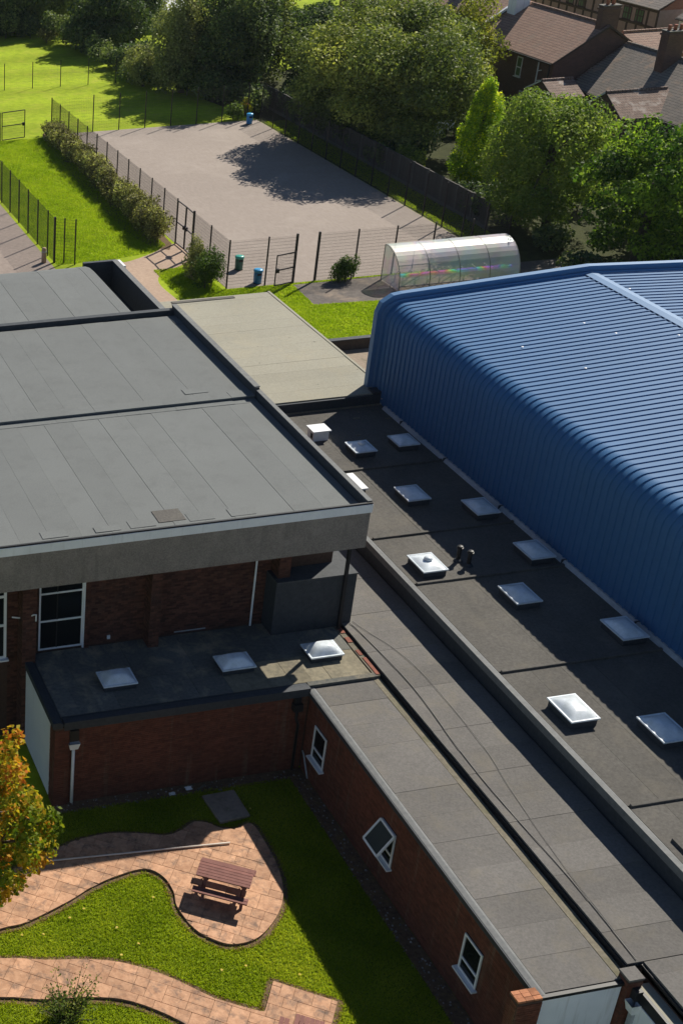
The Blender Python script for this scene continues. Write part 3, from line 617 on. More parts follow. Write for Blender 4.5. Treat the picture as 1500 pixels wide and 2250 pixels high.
def barrel_block():
    root = thing('school_block', (14, 57, 0), 'school block behind with grey felt roof rolling over at far edge', 'building')
    MB().box(0, 21.0, 53.85, 60.6, 0, 6.4).build('wall', 'brick_main', root)
    prof = [(53.83, 6.3), (60.9, 6.3), (60.9, 7.35), (60.75, 7.6), (60.4, 7.82), (59.9, 7.95), (59.2, 8.0), (53.83, 8.0)]
    MB().extrude_x(prof, 0, 19.5).build('roof_deck', 'felt_main', root)
    g = random.Random(8); x = 2.0; i = 0
    while x < 19.4:
        b = min(x+1.0, 19.46); h = .012+.008*(i % 2)
        pr = [(53.85, 8.0), (59.2, 8.0), (59.9, 7.95), (60.4, 7.82), (60.75, 7.6), (60.9, 7.35), (60.9+h, 7.35), (60.75+h, 7.6+h), (60.4+h*.6, 7.82+h), (59.9, 7.95+h), (59.2, 8.0+h), (53.85, 8.0+h)]
        MB().extrude_x(pr, x, b-.008).build('felt_sheet', 'felt_main', root); x = b; i += 1
    MB().box(19.5, 20.9, 53.85, 60.9, 6.4, 6.6).build('gutter_floor', 'felt_edge', root)
    MB().box(20.9, 21.1, 53.85, 60.75, 6.0, 7.88).build('parapet', 'felt_edge', root); MB().box(20.87, 21.13, 53.85, 60.78, 7.882, 7.91).build('parapet_cap', 'kerb_grey', root)
    MB().box(19.5, 21.12, 60.78, 60.98, 6.0, 7.86).build('parapet', 'felt_edge', root)
    MB().box(21.14, 21.3, 60.0, 60.9, 7.2, 7.85).build('end_fascia', 'white', root)
    return root
barrel_block()

# ------------------------------------------------------------------ low front block (stub) with skylights
def skylight(parent, c, w, l, z, h=.26, cap=False, dome_h=.16):
    r = bpy.data.objects.new('skylight', None); COL.objects.link(r); r.parent = parent
    x, y = c; r.location = wloc(parent).inverted() @ Vector((x, y, z))
    MB().box(x-w/2+.05, x+w/2-.05, y-l/2+.05, y+l/2-.05, z-.05, z+h-.03).build('kerb', 'felt_edge', r)
    t = z+h; m = MB(); fw = .055
    m.box(x-w/2, x+w/2, y-l/2, y-l/2+fw, t-.03, t+.02); m.box(x-w/2, x+w/2, y+l/2-fw, y+l/2, t-.03, t+.02)
    m.box(x-w/2, x-w/2+fw, y-l/2+fw, y+l/2-fw, t-.03, t+.018); m.box(x+w/2-fw, x+w/2, y-l/2+fw, y+l/2-fw, t-.03, t+.018)
    m.build('frame', 'dome', r)
    n = 10; V = []; Fc = []
    for i in range(n+1):
        for j in range(n+1):
            u = -1+2*i/n; v = -1+2*j/n; q = max(abs(u), abs(v)); rr = (1-q**2.2)*.75+.25*(1-u*u)*(1-v*v)
            V.append((x+u*(w/2-fw*.8), y+v*(l/2-fw*.8), t+.004+dome_h*min(1, rr*1.15)))
    for i in range(n):
        for j in range(n): a = i*(n+1)+j; Fc.append((a, a+n+1, a+n+2, a+1))
    MB().add(V, Fc).build('dome', 'dome', r, smooth=True)
    if cap: MB().lathe([(.1, 0), (.13, .01), (.15, .06), (.13, .1), (.06, .13), (.01, .135)], (x, y, t+dome_h-.01), 16).build('vent_cap', 'dome', r, smooth=True)
    for sx, sy in ((-1, -1), (1, -1), (-1, 1), (1, 1), (0, -1), (0, 1)):
        pass
    return r
def stub():
    root = thing('low_block', (14.5, 35, 0), 'low brick block under concrete fascia with three domed skylights', 'building')
    MB().box(10.32, 20.9, 33.3, 36.98, 0, 3.1).build('core_wall', 'mortar', root)
    wall = MB().box(10.75, 18.6, 33.22, 33.29, 0, 3.1).build('wall', 'mortar', root)
    brick_wall(wall, (10.75, 33.22), (18.6, 33.22), .0, 3.02, 'brick', 300, seed=5)
    p = MB().box(10.27, 10.74, 33.12, 33.6, 0, 3.08).build('pier', 'mortar', root)
    brick_wall(p, (10.27, 33.12), (10.74, 33.12), 0, 3.02, 'brick', 70, seed=6); brick_wall(p, (10.74, 33.12), (10.74, 33.22), 0, 3.02, 'brick', 0, seed=6); brick_wall(p, (10.27, 33.6), (10.27, 33.12), 0, 3.02, 'brick', 70, seed=7)
    MB().box(10.24, 10.30, 33.62, 36.5, .1, 3.04).build('side_panel', 'white_panel', root)
    MB().box(10.3, 21.05, 33.25, 36.98, 3.0, 3.16).build('roof_deck', 'felt_edge', root)
    felt_strips(root, 'felt_stub', 10.55, 20.85, 34.9, 36.96, 3.22, 1.0, 'x', 3); felt_strips(root, 'felt_stub', 10.55, 16.2, 33.5, 34.895, 3.215, .66, 'x', 13); felt_strips(root, 'felt_silt_sunlit', 16.2, 20.85, 33.5, 34.895, 3.215, .66, 'x', 14)  # paler sheets only where the sun lands; the light is in their colour
    MB().extrude_y([(10.2, 3.08), (10.5, 3.08), (10.54, 3.21), (10.42, 3.3), (10.2, 3.3)], 33.1, 36.9).build('roof_kerb', 'felt_edge', root)
    MB().extrude_x([(33.1, 2.98), (33.46, 3.1), (33.49, 3.215), (33.3, 3.27), (33.1, 3.27)], 10.56, 18.6).build('roof_kerb', 'felt_edge', root)
    MB().box(18.62, 20.95, 33.27, 33.48, 3.0, 3.255).build('roof_step', 'felt_stub', root)
    MB().box(20.86, 21.06, 33.3, 36.2, 3.1, 3.25).build('mossy_gutter', 'moss', root)
    for ya, yb, xa, xb in ((33.35, 34.3, 20.93, 21.05), (34.45, 34.75, 20.9, 21.02), (35.2, 35.5, 20.88, 21.04), (35.75, 36.15, 20.9, 21.05)): MB().box(xa, xb, ya, yb, 3.2, 3.272).build('red_flashing', 'rust', root)
    for i, (x, w) in enumerate(((12.77, 1.13), (16.73, 1.15), (19.75, 1.15))): skylight(root, (x, 34.79), w, .85, 3.22, .22, dome_h=.24)
    # hopper and downpipe on the front wall
    hp = bpy.data.objects.new('rainwater_pipe', None); COL.objects.link(hp); hp.parent = root; hp.location = wloc(root).inverted() @ Vector((10.87, 33.1, 0))
    MB().tube([(10.87, 33.1, .1), (10.87, 33.1, 2.3)], .05, 10).build('pipe', 'white', hp, smooth=True)
    MB().add([(10.7, 33.0, 2.47), (11.06, 33.0, 2.47), (11.06, 33.2, 2.47), (10.7, 33.2, 2.47), (10.75, 33.03, 2.25), (11.0, 33.03, 2.25), (11.0, 33.18, 2.25), (10.75, 33.18, 2.25)], [(0, 1, 5, 4), (1, 2, 6, 5), (2, 3, 7, 6), (3, 0, 4, 7), (4, 5, 6, 7)]).build('hopper', 'white', hp)
    MB().box(10.74, 11.02, 33.05, 33.18, 2.55, 2.95).build('outlet', 'black', hp)
    hp2 = bpy.data.objects.new('rainwater_pipe', None); COL.objects.link(hp2); hp2.parent = root; hp2.location = wloc(root).inverted() @ Vector((18.25, 33.08, 0))
    MB().tube([(18.3, 33.08, .1), (18.3, 33.08, 1.9), (18.2, 33.06, 2.2), (18.2, 33.06, 2.5)], .05, 10).build('pipe', 'black', hp2, smooth=True)
    MB().box(18.06, 18.36, 32.98, 33.2, 2.5, 2.75).build('hopper', 'black', hp2); MB().box(18.1, 18.3, 33.04, 33.2, 2.78, 2.98).build('outlet', 'black', hp2)
    MB().tube([(18.62, 32.6, 0.05), (18.58, 32.95, .75), (18.6, 33.1, .8)], .025, 8).build('overflow_pipe', 'lead', root)
    return root
stub()

# ------------------------------------------------------------------ wing along the courtyard
def wing():
    root = thing('low_wing', (19.9, 27, 0), 'long low brick wing beside the lawn with three white windows', 'building')
    MB().box(18.73, 21.0, 20.7, 33.2, 0, 3.0).build('core_wall', 'mortar', root)
    wall = MB().box(18.665, 18.72, 20.62, 33.2, 0, 3.06).build('wall', 'mortar', root)
    W = [(31.77, 32.58), (27.35, 28.15), (22.78, 23.62)]
    holes = [(33.2-b, 33.2-a, .98, 2.24) for a, b in W]
    brick_wall(wall, (18.665, 33.2), (18.665, 20.62), 0, 3.02, 'brick', 300, holes, seed=8)
    for i, (a, b) in enumerate(W):
        MB().box(18.64, 18.7, a, b, .99, 2.23).build('reveal', 'black', root)
        w = window_unit(root, (18.63, b, 1.0), (0, -1), b-a, 1.22, trans=(.42,) if i != 1 else (.42,), fr=.065)
        if i == 1:   # sash swung out
            m = MB(); hz = 2.2; ang = math.radians(35); H = .78; n = Vector((-1, 0, 0))
            top = Vector((18.58, 0, hz)); low = top+Vector((-math.sin(ang)*H, 0, -math.cos(ang)*H)); fr = .06
            A = Vector((top.x, b, top.z)); B = Vector((top.x, a, top.z)); C_ = Vector((low.x, a, low.z)); D = Vector((low.x, b, low.z)); up = (A-D).cross(B-A).normalized()
            for p, q in ((A, B), (B, C_), (C_, D), (D, A)): m.bar(p, q, fr, .05, up=up)
            o = m.build('open_sash', 'white', w, 'casement swung outwards at the bottom')
            MB().quad(A, B, C_, D).build('sash_pane', mt['sash'], w)
            MB().bar((18.6, (a+b)/2, 1.45), (low.x+.05, (a+b)/2+.1, low.z+.05), .03).build('stay', 'galv', w)
    MB().box(18.7, 21.05, 20.62, 33.24, 3.0, 3.085).build('roof_deck', 'felt_edge', root)
    felt_strips(root, 'felt_wing', 18.82, 20.78, 20.66, 33.24, 3.15, 1.05, 'y', 6)
    MB().box(20.785, 21.04, 20.66, 33.24, 3.09, 3.165).build('mossy_edge', 'moss', root)
    MB().extrude_y([(18.6, 3.0), (18.815, 3.03), (18.815, 3.152), (18.74, 3.17), (18.6, 3.15)], 20.6, 33.3).build('roof_kerb', 'kerb_grey', root)
    MB().box(18.56, 18.6, 20.62, 33.26, 2.98, 3.14).build('drip_edge', 'felt_edge', root)
    # gable end
    MB().box(18.62, 20.84, 20.52, 20.62, 3.06, 3.16).build('end_trim', 'black', root)
    MB().box(18.62, 20.80, 20.54, 20.6, 1.4, 3.058).build('end_panel', 'white_panel', root)
    MB().box(18.62, 20.80, 20.56, 20.62, 0, 1.398).build('end_wall', 'brick', root)
    p = MB().box(17.95, 18.6, 20.42, 20.78, 0, 3.22).build('pier', 'mortar', root)
    for zz, mtb in ((3.28, 'brick_lit'),):
        for i in range(3):
            for j in range(3): MB().box(17.96+i*.215, 17.96+i*.215+.205, 20.43+j*.115, 20.43+j*.115+.107, 3.22, 3.285+random.uniform(-.006, .006)).build('brick', 'brick_lit', p)
    brick_wall(p, (17.95, 20.42), (18.6, 20.42), 0, 3.2, 'brick', 60, seed=12); brick_wall(p, (17.95, 20.78), (17.95, 20.42), 0, 3.2, 'brick', 60, seed=13); brick_wall(p, (18.6, 20.78), (17.95, 20.78), 0, 3.2, 'brick', 0, seed=14)
    return root
mt['sash'] = glassmat('sash_glass', (.05, .06, .06), .08)
wing()

def strip():
    root = thing('corridor_block', (22.4, 30, 0), 'narrow corridor roof of seamed grey felt with black cables along it', 'building')
    MB().box(21.12, 23.75, 20.8, 50.6, 0, 3.2).build('core_wall', 'mortar', root); MB().box(21.5, 23.75, 12, 20.8, 0, 3.2).build('core_wall', 'mortar', root)
    MB().box(21.08, 23.78, 20.86, 50.6, 3.1, 3.29).build('roof_deck', 'black', root); MB().box(21.5, 23.78, 12, 20.86, 3.1, 3.29).build('roof_deck', 'black', root)
    felt_strips(root, 'felt_wing', 21.13, 23.78, 20.9, 50.5, 3.345, 1.05, 'y', 7)
    felt_strips(root, 'felt_wing', 21.56, 23.78, 12, 20.88, 3.345, 1.05, 'y', 9)
    # end of the corridor: pier, ledge, hopper
    MB().box(21.2, 21.5, 12, 20.5, 2.9, 3.05).build('ledge', 'felt_beige', root); MB().box(21.12, 21.2, 12, 20.42, 2.7, 3.06).build('ledge_trim', 'black', root)
    MB().box(21.1, 21.13, 12, 20.3, 1.2, 2.72).build('side_panel', 'white_panel', root)
    p = MB().box(20.86, 21.24, 20.42, 20.78, 0, 3.3).build('pier', 'mortar', root)
    brick_wall(p, (20.86, 20.42), (21.24, 20.42), 0, 3.25, 'brick', 60, seed=21); brick_wall(p, (20.86, 20.78), (20.86, 20.42), 0, 3.25, 'brick', 40, seed=22)
    MB().box(20.84, 21.26, 20.40, 20.80, 3.3, 3.36).build('pier_cap', 'felt_wing', root)
    hp = bpy.data.objects.new('rainwater_pipe', None); COL.objects.link(hp); hp.parent = root; hp.location = wloc(root).inverted() @ Vector((21.1, 20.25, 0))
    MB().box(21.02, 21.16, 20.2, 20.34, 0, 2.45).build('pipe', 'lead', hp)
    MB().add([(20.86, 20.12, 2.75), (21.3, 20.12, 2.75), (21.3, 20.4, 2.75), (20.86, 20.4, 2.75), (20.95, 20.16, 2.42), (21.22, 20.16, 2.42), (21.22, 20.38, 2.42), (20.95, 20.38, 2.42)], [(0, 1, 5, 4), (1, 2, 6, 5), (2, 3, 7, 6), (3, 0, 4, 7), (4, 5, 6, 7)]).build('hopper', 'white', hp)
    MB().box(20.98, 21.16, 20.22, 20.4, 2.8, 3.1).build('outlet', 'black', hp)
    return root
strip()
def cable(pts, label, r=.014):
    P = catmull(pts, 5, False); o = MB().tube([(x, y, z+.004*math.sin(i*1.7)) for i, (x, y, z) in enumerate(P)], r, 6).build('cable', 'black'); tag(o, label, 'cable', 'cables along the corridor roof')
cable([(21.35, 36.1, 3.38), (21.44, 35.54, 3.37), (21.63, 32.37, 3.37), (21.42, 29.21, 3.37), (21.38, 26.76, 3.37), (21.47, 23.8, 3.37), (21.40, 20.95, 3.37)], 'thick black cable lying nearest the gutter on corridor roof', .012)
cable([(21.5, 36.2, 3.37), (21.7, 35.49, 3.37), (22.1, 34.3, 3.37), (22.29, 32.59, 3.37), (22.19, 29.23, 3.37), (21.87, 27.02, 3.37), (21.58, 24.13, 3.37), (21.44, 21.03, 3.37)], 'thin black cable looping wider across corridor roof felt', .006)

# ------------------------------------------------------------------ flat roof with the skylights beside the hall
FZ = 4.05
def flat_block():
    root = thing('flat_roofed_block', (27, 36, 0), 'long flat roofed block with rows of domed skylights against blue hall', 'building')
    MB().box(23.84, 29.9, 16, 50.6, 0, FZ-.1).build('core_wall', 'felt_edge', root)
    MB().box(23.80, 29.95, 16, 50.62, FZ-.16, FZ-.06).build('roof_deck', 'felt_edge', root)
    steps = [16, 19.5, 25.25, 31.6, 36.85, 40.0, 45.1, 50.6]; g = random.Random(4)
    for i in range(len(steps)-1):
        x = 24.02
        for w in (1.0, 1.0, 1.02, .98, 1.0, .93):
            MB().box(x, x+w-.006, steps[i]+.06, steps[i+1]-.06, FZ-.06, FZ+g.uniform(-.004, .006)).build('felt_sheet', 'felt_flat', root); x += w
        if i: MB().box(24.07, 29.6, steps[i]-.058, steps[i]+.058, FZ-.05, FZ+.075).build('joint_roll', 'felt_flat', root, bevel=.02)
    MB().extrude_y([(23.78, FZ-.2), (24.0, FZ-.06), (24.0, FZ+.01), (23.95, FZ+.045), (23.78, FZ+.045)], 16, 50.6).build('roof_kerb', 'kerb_grey', root)
    MB().extrude_y([(29.60, FZ), (29.80, FZ), (29.80, FZ+.13), (29.70, FZ+.13)], 16, 50.1).build('wall_flashing', 'lead', root)
    for y in (25, 29, 33, 37, 41, 45, 48.5): MB().box(29.59, 29.805, y, y+.03, FZ, FZ+.15).build('flashing_joint', 'felt_edge', root)
    MB().box(24.28, 24.4, 22.0, 23.85, FZ-.05, FZ+.09).build('joint_roll', 'felt_flat', root)
    for c, l, cap in (((26.82, 46.5), 1.0, 1), ((28.75, 46.65), 1.0, 0), ((26.88, 42.45), 1.15, 0), ((28.8, 40.93), 1.18, 0), ((24.9, 37.7), 1.2, 1), ((28.93, 37.66), 1.2, 0), ((26.87, 35.2), 1.18, 0), ((28.93, 32.6), 1.22, 0), ((24.9, 29.2), 1.25, 0), ((26.87, 27.8), 1.25, 0), ((28.9, 24.6), 1.2, 0)):
        skylight(root, c, .93, l, FZ, .27, bool(cap), dome_h=.15 if not cap else .12)
    v = bpy.data.objects.new('vent_box', None); COL.objects.link(v); v.parent = root; v.location = wloc(root).inverted() @ Vector((25.72, 48.1, FZ))
    MB().box(25.42, 26.08, 47.85, 48.42, FZ, FZ+.42).build('casing', 'white', v); MB().box(25.36, 26.14, 47.78, 48.48, FZ+.422, FZ+.47).build('lid', 'white', v); MB().box(25.40, 25.42, 47.95, 48.1, FZ+.1, FZ+.3).build('grille', 'black', v)
    MB().box(25.2, 25.48, 43.2, 44.5, FZ+.2, FZ+.26).build('white_board', 'white', root); MB().box(25.25, 25.43, 43.3, 44.4, FZ, FZ+.2).build('board_kerb', 'felt_edge', root)
    for x, y, h in ((26.22, 37.95, .62), (26.42, 37.6, .6)):
        MB().lathe([(.075, 0), (.075, h-.1), (.12, h-.1), (.12, h-.06), (.09, h-.05), (.09, h), (.02, h+.02)], (x, y, FZ), 14).build('vent_pipe', 'black', root, smooth=False)
        MB().lathe([(.16, 0), (.13, .06), (.08, .1)], (x, y, FZ), 14).build('pipe_collar', 'felt_edge', root)
    g = random.Random(5)
    for k in range(16):
        x = g.uniform(25.5, 29.5); y = g.uniform(47.2, 50.2)
        MB().box(x, x+g.uniform(.05, .35), y, y+g.uniform(.03, .1), FZ, FZ+.03).build('debris', 'moss', root) if k < 6 else None
    return root
flat_block()
def beige_block():
    root = thing('flat_roofed_block', (26, 57, 0), 'pale beige flat roofed block between grey roof and blue hall', 'building')
    MB().box(21.6, 30.1, 50.75, 63.3, 0, 4.4).build('core_wall', 'brick', root)
    MB().box(21.5, 30.2, 50.65, 63.4, 4.1, 4.47).build('roof_deck', 'felt_edge', root)
    g = random.Random(2); y = 50.72
    while y < 63.3:
        b = min(y+1.0, 63.38)
        if 63.38-b < .3: b = 63.38
        MB().box(21.5, 30.14, y, b-.006, 4.46, 4.53+g.uniform(0, .008)).build('felt_sheet', 'felt_beige', root); y = b
    MB().extrude_y([(30.1, 4.3), (30.24, 4.3), (30.24, 4.56), (30.12, 4.56)], 50.66, 63.42).build('roof_kerb', 'felt_beige', root)
    MB().box(24.9, 28.2, 62.95, 63.2, 4.535, 4.565).build('felt_patch', 'felt_dark', root)
    MB().box(24.6, 29.9, 50.56, 50.645, 4.05, 4.5).build('fascia', 'felt_edge', root); MB().tube([(24.6, 50.52, 4.06), (29.85, 50.52, 4.06)], .05, 8).build('gutter', 'moss', root)
    MB().tube([(29.75, 50.5, 4.08), (29.75, 50.5, 4.35), (30.0, 50.45, 4.35)], .035, 8).build('gutter_outlet', 'lead', root)
    MB().box(29.4, 30.1, 50.6, 51.1, 4.535, 4.62).build('corner_flashing', 'felt_edge', root)
    return root
beige_block()

# ------------------------------------------------------------------ blue hall
def hall():
    X0, R, RX, ZE, ZR = 29.78, .82, 39.12, 8.40, 8.84; Y1, Y0 = 51.35, 14.0
    root = thing('sports_hall', (39, 33, 0), 'large blue ribbed steel sports hall with curved eaves', 'building')
    MB().box(X0+.12, 2*RX-X0-.12, Y0, Y1+.1, 0, 7.3).build('core_wall', 'blue', root)
    # profile path along (x,z) with outward normals, left half
    path = [(X0, 3.6), (X0, 4.8), (X0, 6.0), (X0, ZE-R)]; nr = [(-1, 0)]*4
    for k in range(1, 11):
        a = math.pi/2*k/10; path.append((X0+R-R*math.cos(a), ZE-R+R*math.sin(a))); nr.append((-math.cos(a), math.sin(a)))
    for k in range(1, 5):
        t = k/4; path.append((X0+R+(RX-X0-R)*t, ZE+(ZR-ZE)*t)); nr.append((-.05, 1))
    pitch = 1/3; rib = [(0, 0), (.24, 0), (.252, .042), (.32, .042), (1/3, 0)]
    nr_ = 3; sh = []
    def sheet_mesh(mirror):
        V = []; Fc = []; cols = []
        for s in range(nr_):
            for y, h in rib[:-1]: cols.append((s*pitch+y, h))
        cols.append((nr_*pitch, 0))
        for (x, z), (nx, nz) in zip(path, nr):
            for y, h in cols:
                px = x+nx*h; pz = z+nz*h
                V.append(((2*RX-px) if mirror else px, y, pz))
        w = len(cols)
        for i in range(len(path)-1):
            for j in range(w-1):
                q = (i*w+j, (i+1)*w+j, (i+1)*w+j+1, i*w+j+1); Fc.append(q if not mirror else q[::-1])
        return V, Fc
    for mirror in (False, True):
        V, Fc = sheet_mesh(mirror); me = bpy.data.meshes.new('cladding_sheet'); im = wloc(root).inverted()
        me.from_pydata([tuple(Vector((v[0], v[1], v[2]))-Vector((39, 0, 0))) for v in V], [], Fc); me.materials.append(mt['blue']); me.shade_smooth()
        try: me.set_sharp_from_angle(angle=math.radians(25))
        except Exception: pass
        y = Y1-.12
        while y > Y0:
            y -= nr_*pitch
            o = bpy.data.objects.new('cladding_sheet', me); COL.objects.link(o); o.parent = root; o.location = (0, y-33, 0)
    # ridge cap
    MB().extrude_y([(RX-.3, ZR+.035), (RX, ZR+.075), (RX+.3, ZR+.035), (RX+.3, ZR+.02), (RX-.3, ZR+.02)], Y0, Y1-.12).build('ridge_cap', 'blue_trim', root)
    m = MB(); k = Y1-.4
    # raised gable trim following the profile
    def band(off0, off1, y0, y1, name, mat):
        mb = MB(); pts = [(X0, 3.5, -1, 0), (X0, ZE-.45, -1, 0)]
        pts += [(X0+.1, ZE-.2, -.8, .6), (X0+.45, ZE+.0, -.4, .92), (X0+.75, ZE+.03, -.1, 1), (RX, ZR+.03, 0, 1)]
        pts += [(2*RX-x, z, -nx, nz) for x, z, nx, nz in pts[:-1][::-1]]
        for (xa, za, na, ma), (xb, zb, nb, mb_) in zip(pts[:-1], pts[1:]):
            P = []
            for y in (y0, y1):
                for (x, z, nx, nz) in ((xa, za, na, ma), (xb, zb, nb, mb_)):
                    P.append((x+nx*off0, y, z+nz*off0)); P.append((x+nx*off1, y, z+nz*off1))
            a0, a1, b0, b1, c0, c1, d0, d1 = P
            mb.add([a0, a1, b0, b1, c0, c1, d0, d1], [(0, 2, 3, 1), (4, 5, 7, 6), (1, 3, 7, 5), (0, 4, 6, 2)])
        return mb.build(name, mat, root)
    band(-.1, .30, Y1, Y1+.3, 'gable_trim', 'blue_trim'); band(-.1, .09, Y1-.14, Y1-.002, 'gable_flashing', 'blue_trim')
    for k in range(9):
        x = random.uniform(32, 41); y = random.uniform(36, 50); z = ZE+(ZR-ZE)*(min(x, 2*RX-x)-X0-R)/(RX-X0-R)
        MB().lathe([(.03, 0), (.05, .012), (.02, .02)], (x, y, z+.035), 6).build('bird_dropping', 'white', root)
    return root
hall()
sheet('paved_passage', [(30.3, 58), (40, 58), (40, 66), (30.3, 66)], .01, 'slab', 'stained paved passage behind the blue hall gable', 'pavement')
lw = thing('low_wall', (33.5, 65.4, 0), 'low dark wall edging the lawn behind the beige roof', 'wall')
MB().box(30.4, 40, 65.2, 65.45, 0, .6).build('wall', 'timber', lw); MB().box(30.35, 40, 65.15, 65.5, .602, .66).build('coping', 'felt_edge', lw)

# ------------------------------------------------------------------ fences
def fence(name, label, pts, h, mat='post', vstep=.06, hstep=.2, pw=.07, panel=True, cat='fence', skip=(), rad=.0048, thick=()):
    """pts: post positions along the fence"""
    root = thing(name, (*pts[0], 0), label, cat)
    me = None
    for i, p in enumerate(pts):
        w = pw*1.7 if i in thick else pw
        if i in thick: MB().box(p[0]-w/2, p[0]+w/2, p[1]-w/2, p[1]+w/2, 0, h+.08).build('post', mat, root); continue
        if me is None:
            o = MB().box(p[0]-w/2, p[0]+w/2, p[1]-w/2, p[1]+w/2, 0, h+.05).build('post', mat, root); me = o; base = p
        else:
            c = copy_obj(me, root); c.location = (p[0]-base[0], p[1]-base[1], 0)
    if panel:
        for i in range(len(pts)-1):
            if i in skip: continue
            mesh_panel((*pts[i], .06), (*pts[i+1], .06), h-.06, vstep, hstep, rad).build('mesh_panel', 'wire', root)
    return root
def mesh_panel(a, b, h, vstep, hstep, rad):
    a = Vector(a); b = Vector(b); L = (b-a).length; m = MB(); d = (b-a)/L; n = Vector((d.y, -d.x, 0))
    def wire(p, q, r):
        e = (q-p).normalized(); u = n*r; v = e.cross(n)*r
        m.add([p-u, p+v, p+u, p-v, q-u, q+v, q+u, q-v], [(0, 1, 5, 4), (1, 2, 6, 5), (2, 3, 7, 6), (3, 0, 4, 7)])
    s = vstep
    while s < L: wire(a+d*s, a+d*s+Vector((0, 0, h)), rad*.8); s += vstep
    z = 0
    while z <= h+.01: wire(a+Vector((0, 0, z)), b+Vector((0, 0, z)), rad*1.25); z += hstep
    return m
def frange(a, b, n): return [a+(b-a)*i/n for i in range(n+1)]
fence('mesh_fence', 'tall dark mesh fence beside the hedge along playground left side', [(33.3, y) for y in frange(84.52, 113.95, 12)], 3.0)
fence('mesh_fence', 'short tall mesh fence run from double gate to bin corner', [(33.3, 81.6), (33.3, 78.7), (33.3, 75.75)], 3.0, thick=(0,))
fence('mesh_fence', 'mesh fence in front of the two bins at playground near side', [(33.3, 75.75), (35.75, 75.75), (37.55, 75.75)], 3.0, thick=(2,))
fence('mesh_fence', 'mesh fence behind the square bush and clear shelter', [(38.97, 75.75), (41.5, 75.75), (44.0, 75.75), (46.5, 75.75), (49, 75.75), (51.5, 75.75)], 3.0, thick=(0,))
fence('mesh_fence', 'mesh fence across the far side of the playground before the field', [(33.3, 113.95)]+[(x, 113.95) for x in frange(36.9, 50.6, 6)], 3.0, vstep=.15, hstep=.25, rad=.003)
fence('mesh_fence', 'mesh fence along the shaded right side of the playground', [(51.5, y) for y in frange(75.75, 113.2, 15)], 3.0)
fence('mesh_fence', 'mesh fence guarding the brown tarmac yard at left edge', [(24.6, y) for y in frange(84.4, 106.0, 9)], 2.95)
fence('mesh_fence', 'gated end of mesh fence just behind the grey roll edge roof', [(24.6, 84.4), (24.65, 83.0), (25.2, 82.7), (25.8, 82.3)], 2.9, thick=(1,))
fence('field_fence', 'thin open fence of slim posts far across the bright field', [(x, 131) for x in frange(20.0, 55.4, 13)], 2.4, vstep=.6, hstep=.6, pw=.06, rad=.002)
fence('field_fence', 'second slim post fence running left from field gate', [(13.0, 113.0), (16, 113.0), (19, 113), (22, 113), (25, 113), (28.7, 113.0)], 2.3, vstep=.5, hstep=.5, pw=.06, rad=.002)
def gate(label, a, b, h, brace=.5, group=None, fr=.06):
    root = thing('mesh_gate', (*a, 0), label, 'gate', group)
    A = Vector((*a, .12)); B = Vector((*b, .12)); Z = Vector((0, 0, h-.12)); m = MB()
    for p, q in ((A, B), (A+Z, B+Z), (A, A+Z), (B, B+Z), (A+Z*brace, B+Z*brace)): m.bar(p, q, fr)
    m.build('frame', 'post', root); mesh_panel(tuple(A), tuple(B), h-.14, .1, .2, .0035).build('mesh_panel', 'wire', root)
    c = B+Z*brace; d = (B-A).normalized(); c = c-d*.12
    MB().box(c.x-.09, c.x+.09, c.y-.09, c.y+.09, c.z-.14, c.z+.1).build('lock_box', 'post', root)
    return root
gate('open mesh gate leaf swung outwards beside the blue bin', (37.5, 75.6), (36.15, 75.25), 2.0)
gate('far leaf of tall closed double gate next to the hedge', (33.3, 84.45), (33.34, 83.1), 2.9, group='double gate leaves')
gate('near leaf of tall closed double gate next to pale green shrub', (33.3, 81.7), (33.34, 83.0), 2.9, group='double gate leaves')
gate('wide field gate with dark end post at the far left', (28.8, 112.9), (30.85, 113.4), 2.35)
def board_fence():
    root = thing('garden_fence', (54, 84, 0), 'weathered wooden garden fence with concrete posts behind the playground', 'fence')
    g = random.Random(3); y = 82.0; me = None; base = 0
    while y < 117:
        if me is None: me = MB().box(53.93, 54.07, y-.06, y+.06, 0, 1.95).build('concrete_post', 'conc_post', root); base = y
        else: copy_obj(me, root).location = (0, y-base, 0)
        MB().box(53.96, 54.04, y+.06, y+1.94, 0, .25).build('gravel_board', 'conc_post', root)
        for k in range(11):
            if y < 100: MB().box(53.97+.012*(k % 2), 53.995+.012*(k % 2), y+.08+k*.17, y+.08+k*.17+.163, .25, 1.84+g.uniform(-.02, .02)).build('board', 'wood_fence', root)
        if y >= 100: MB().box(53.97, 54.0, y+.07, y+1.93, .25, 1.84).build('board', 'wood_fence', root)
        MB().box(53.94, 54.06, y+.07, y+1.93, 1.86, 1.91).build('capping_rail', 'wood_fence', root); y += 2.0
    return root
board_fence()

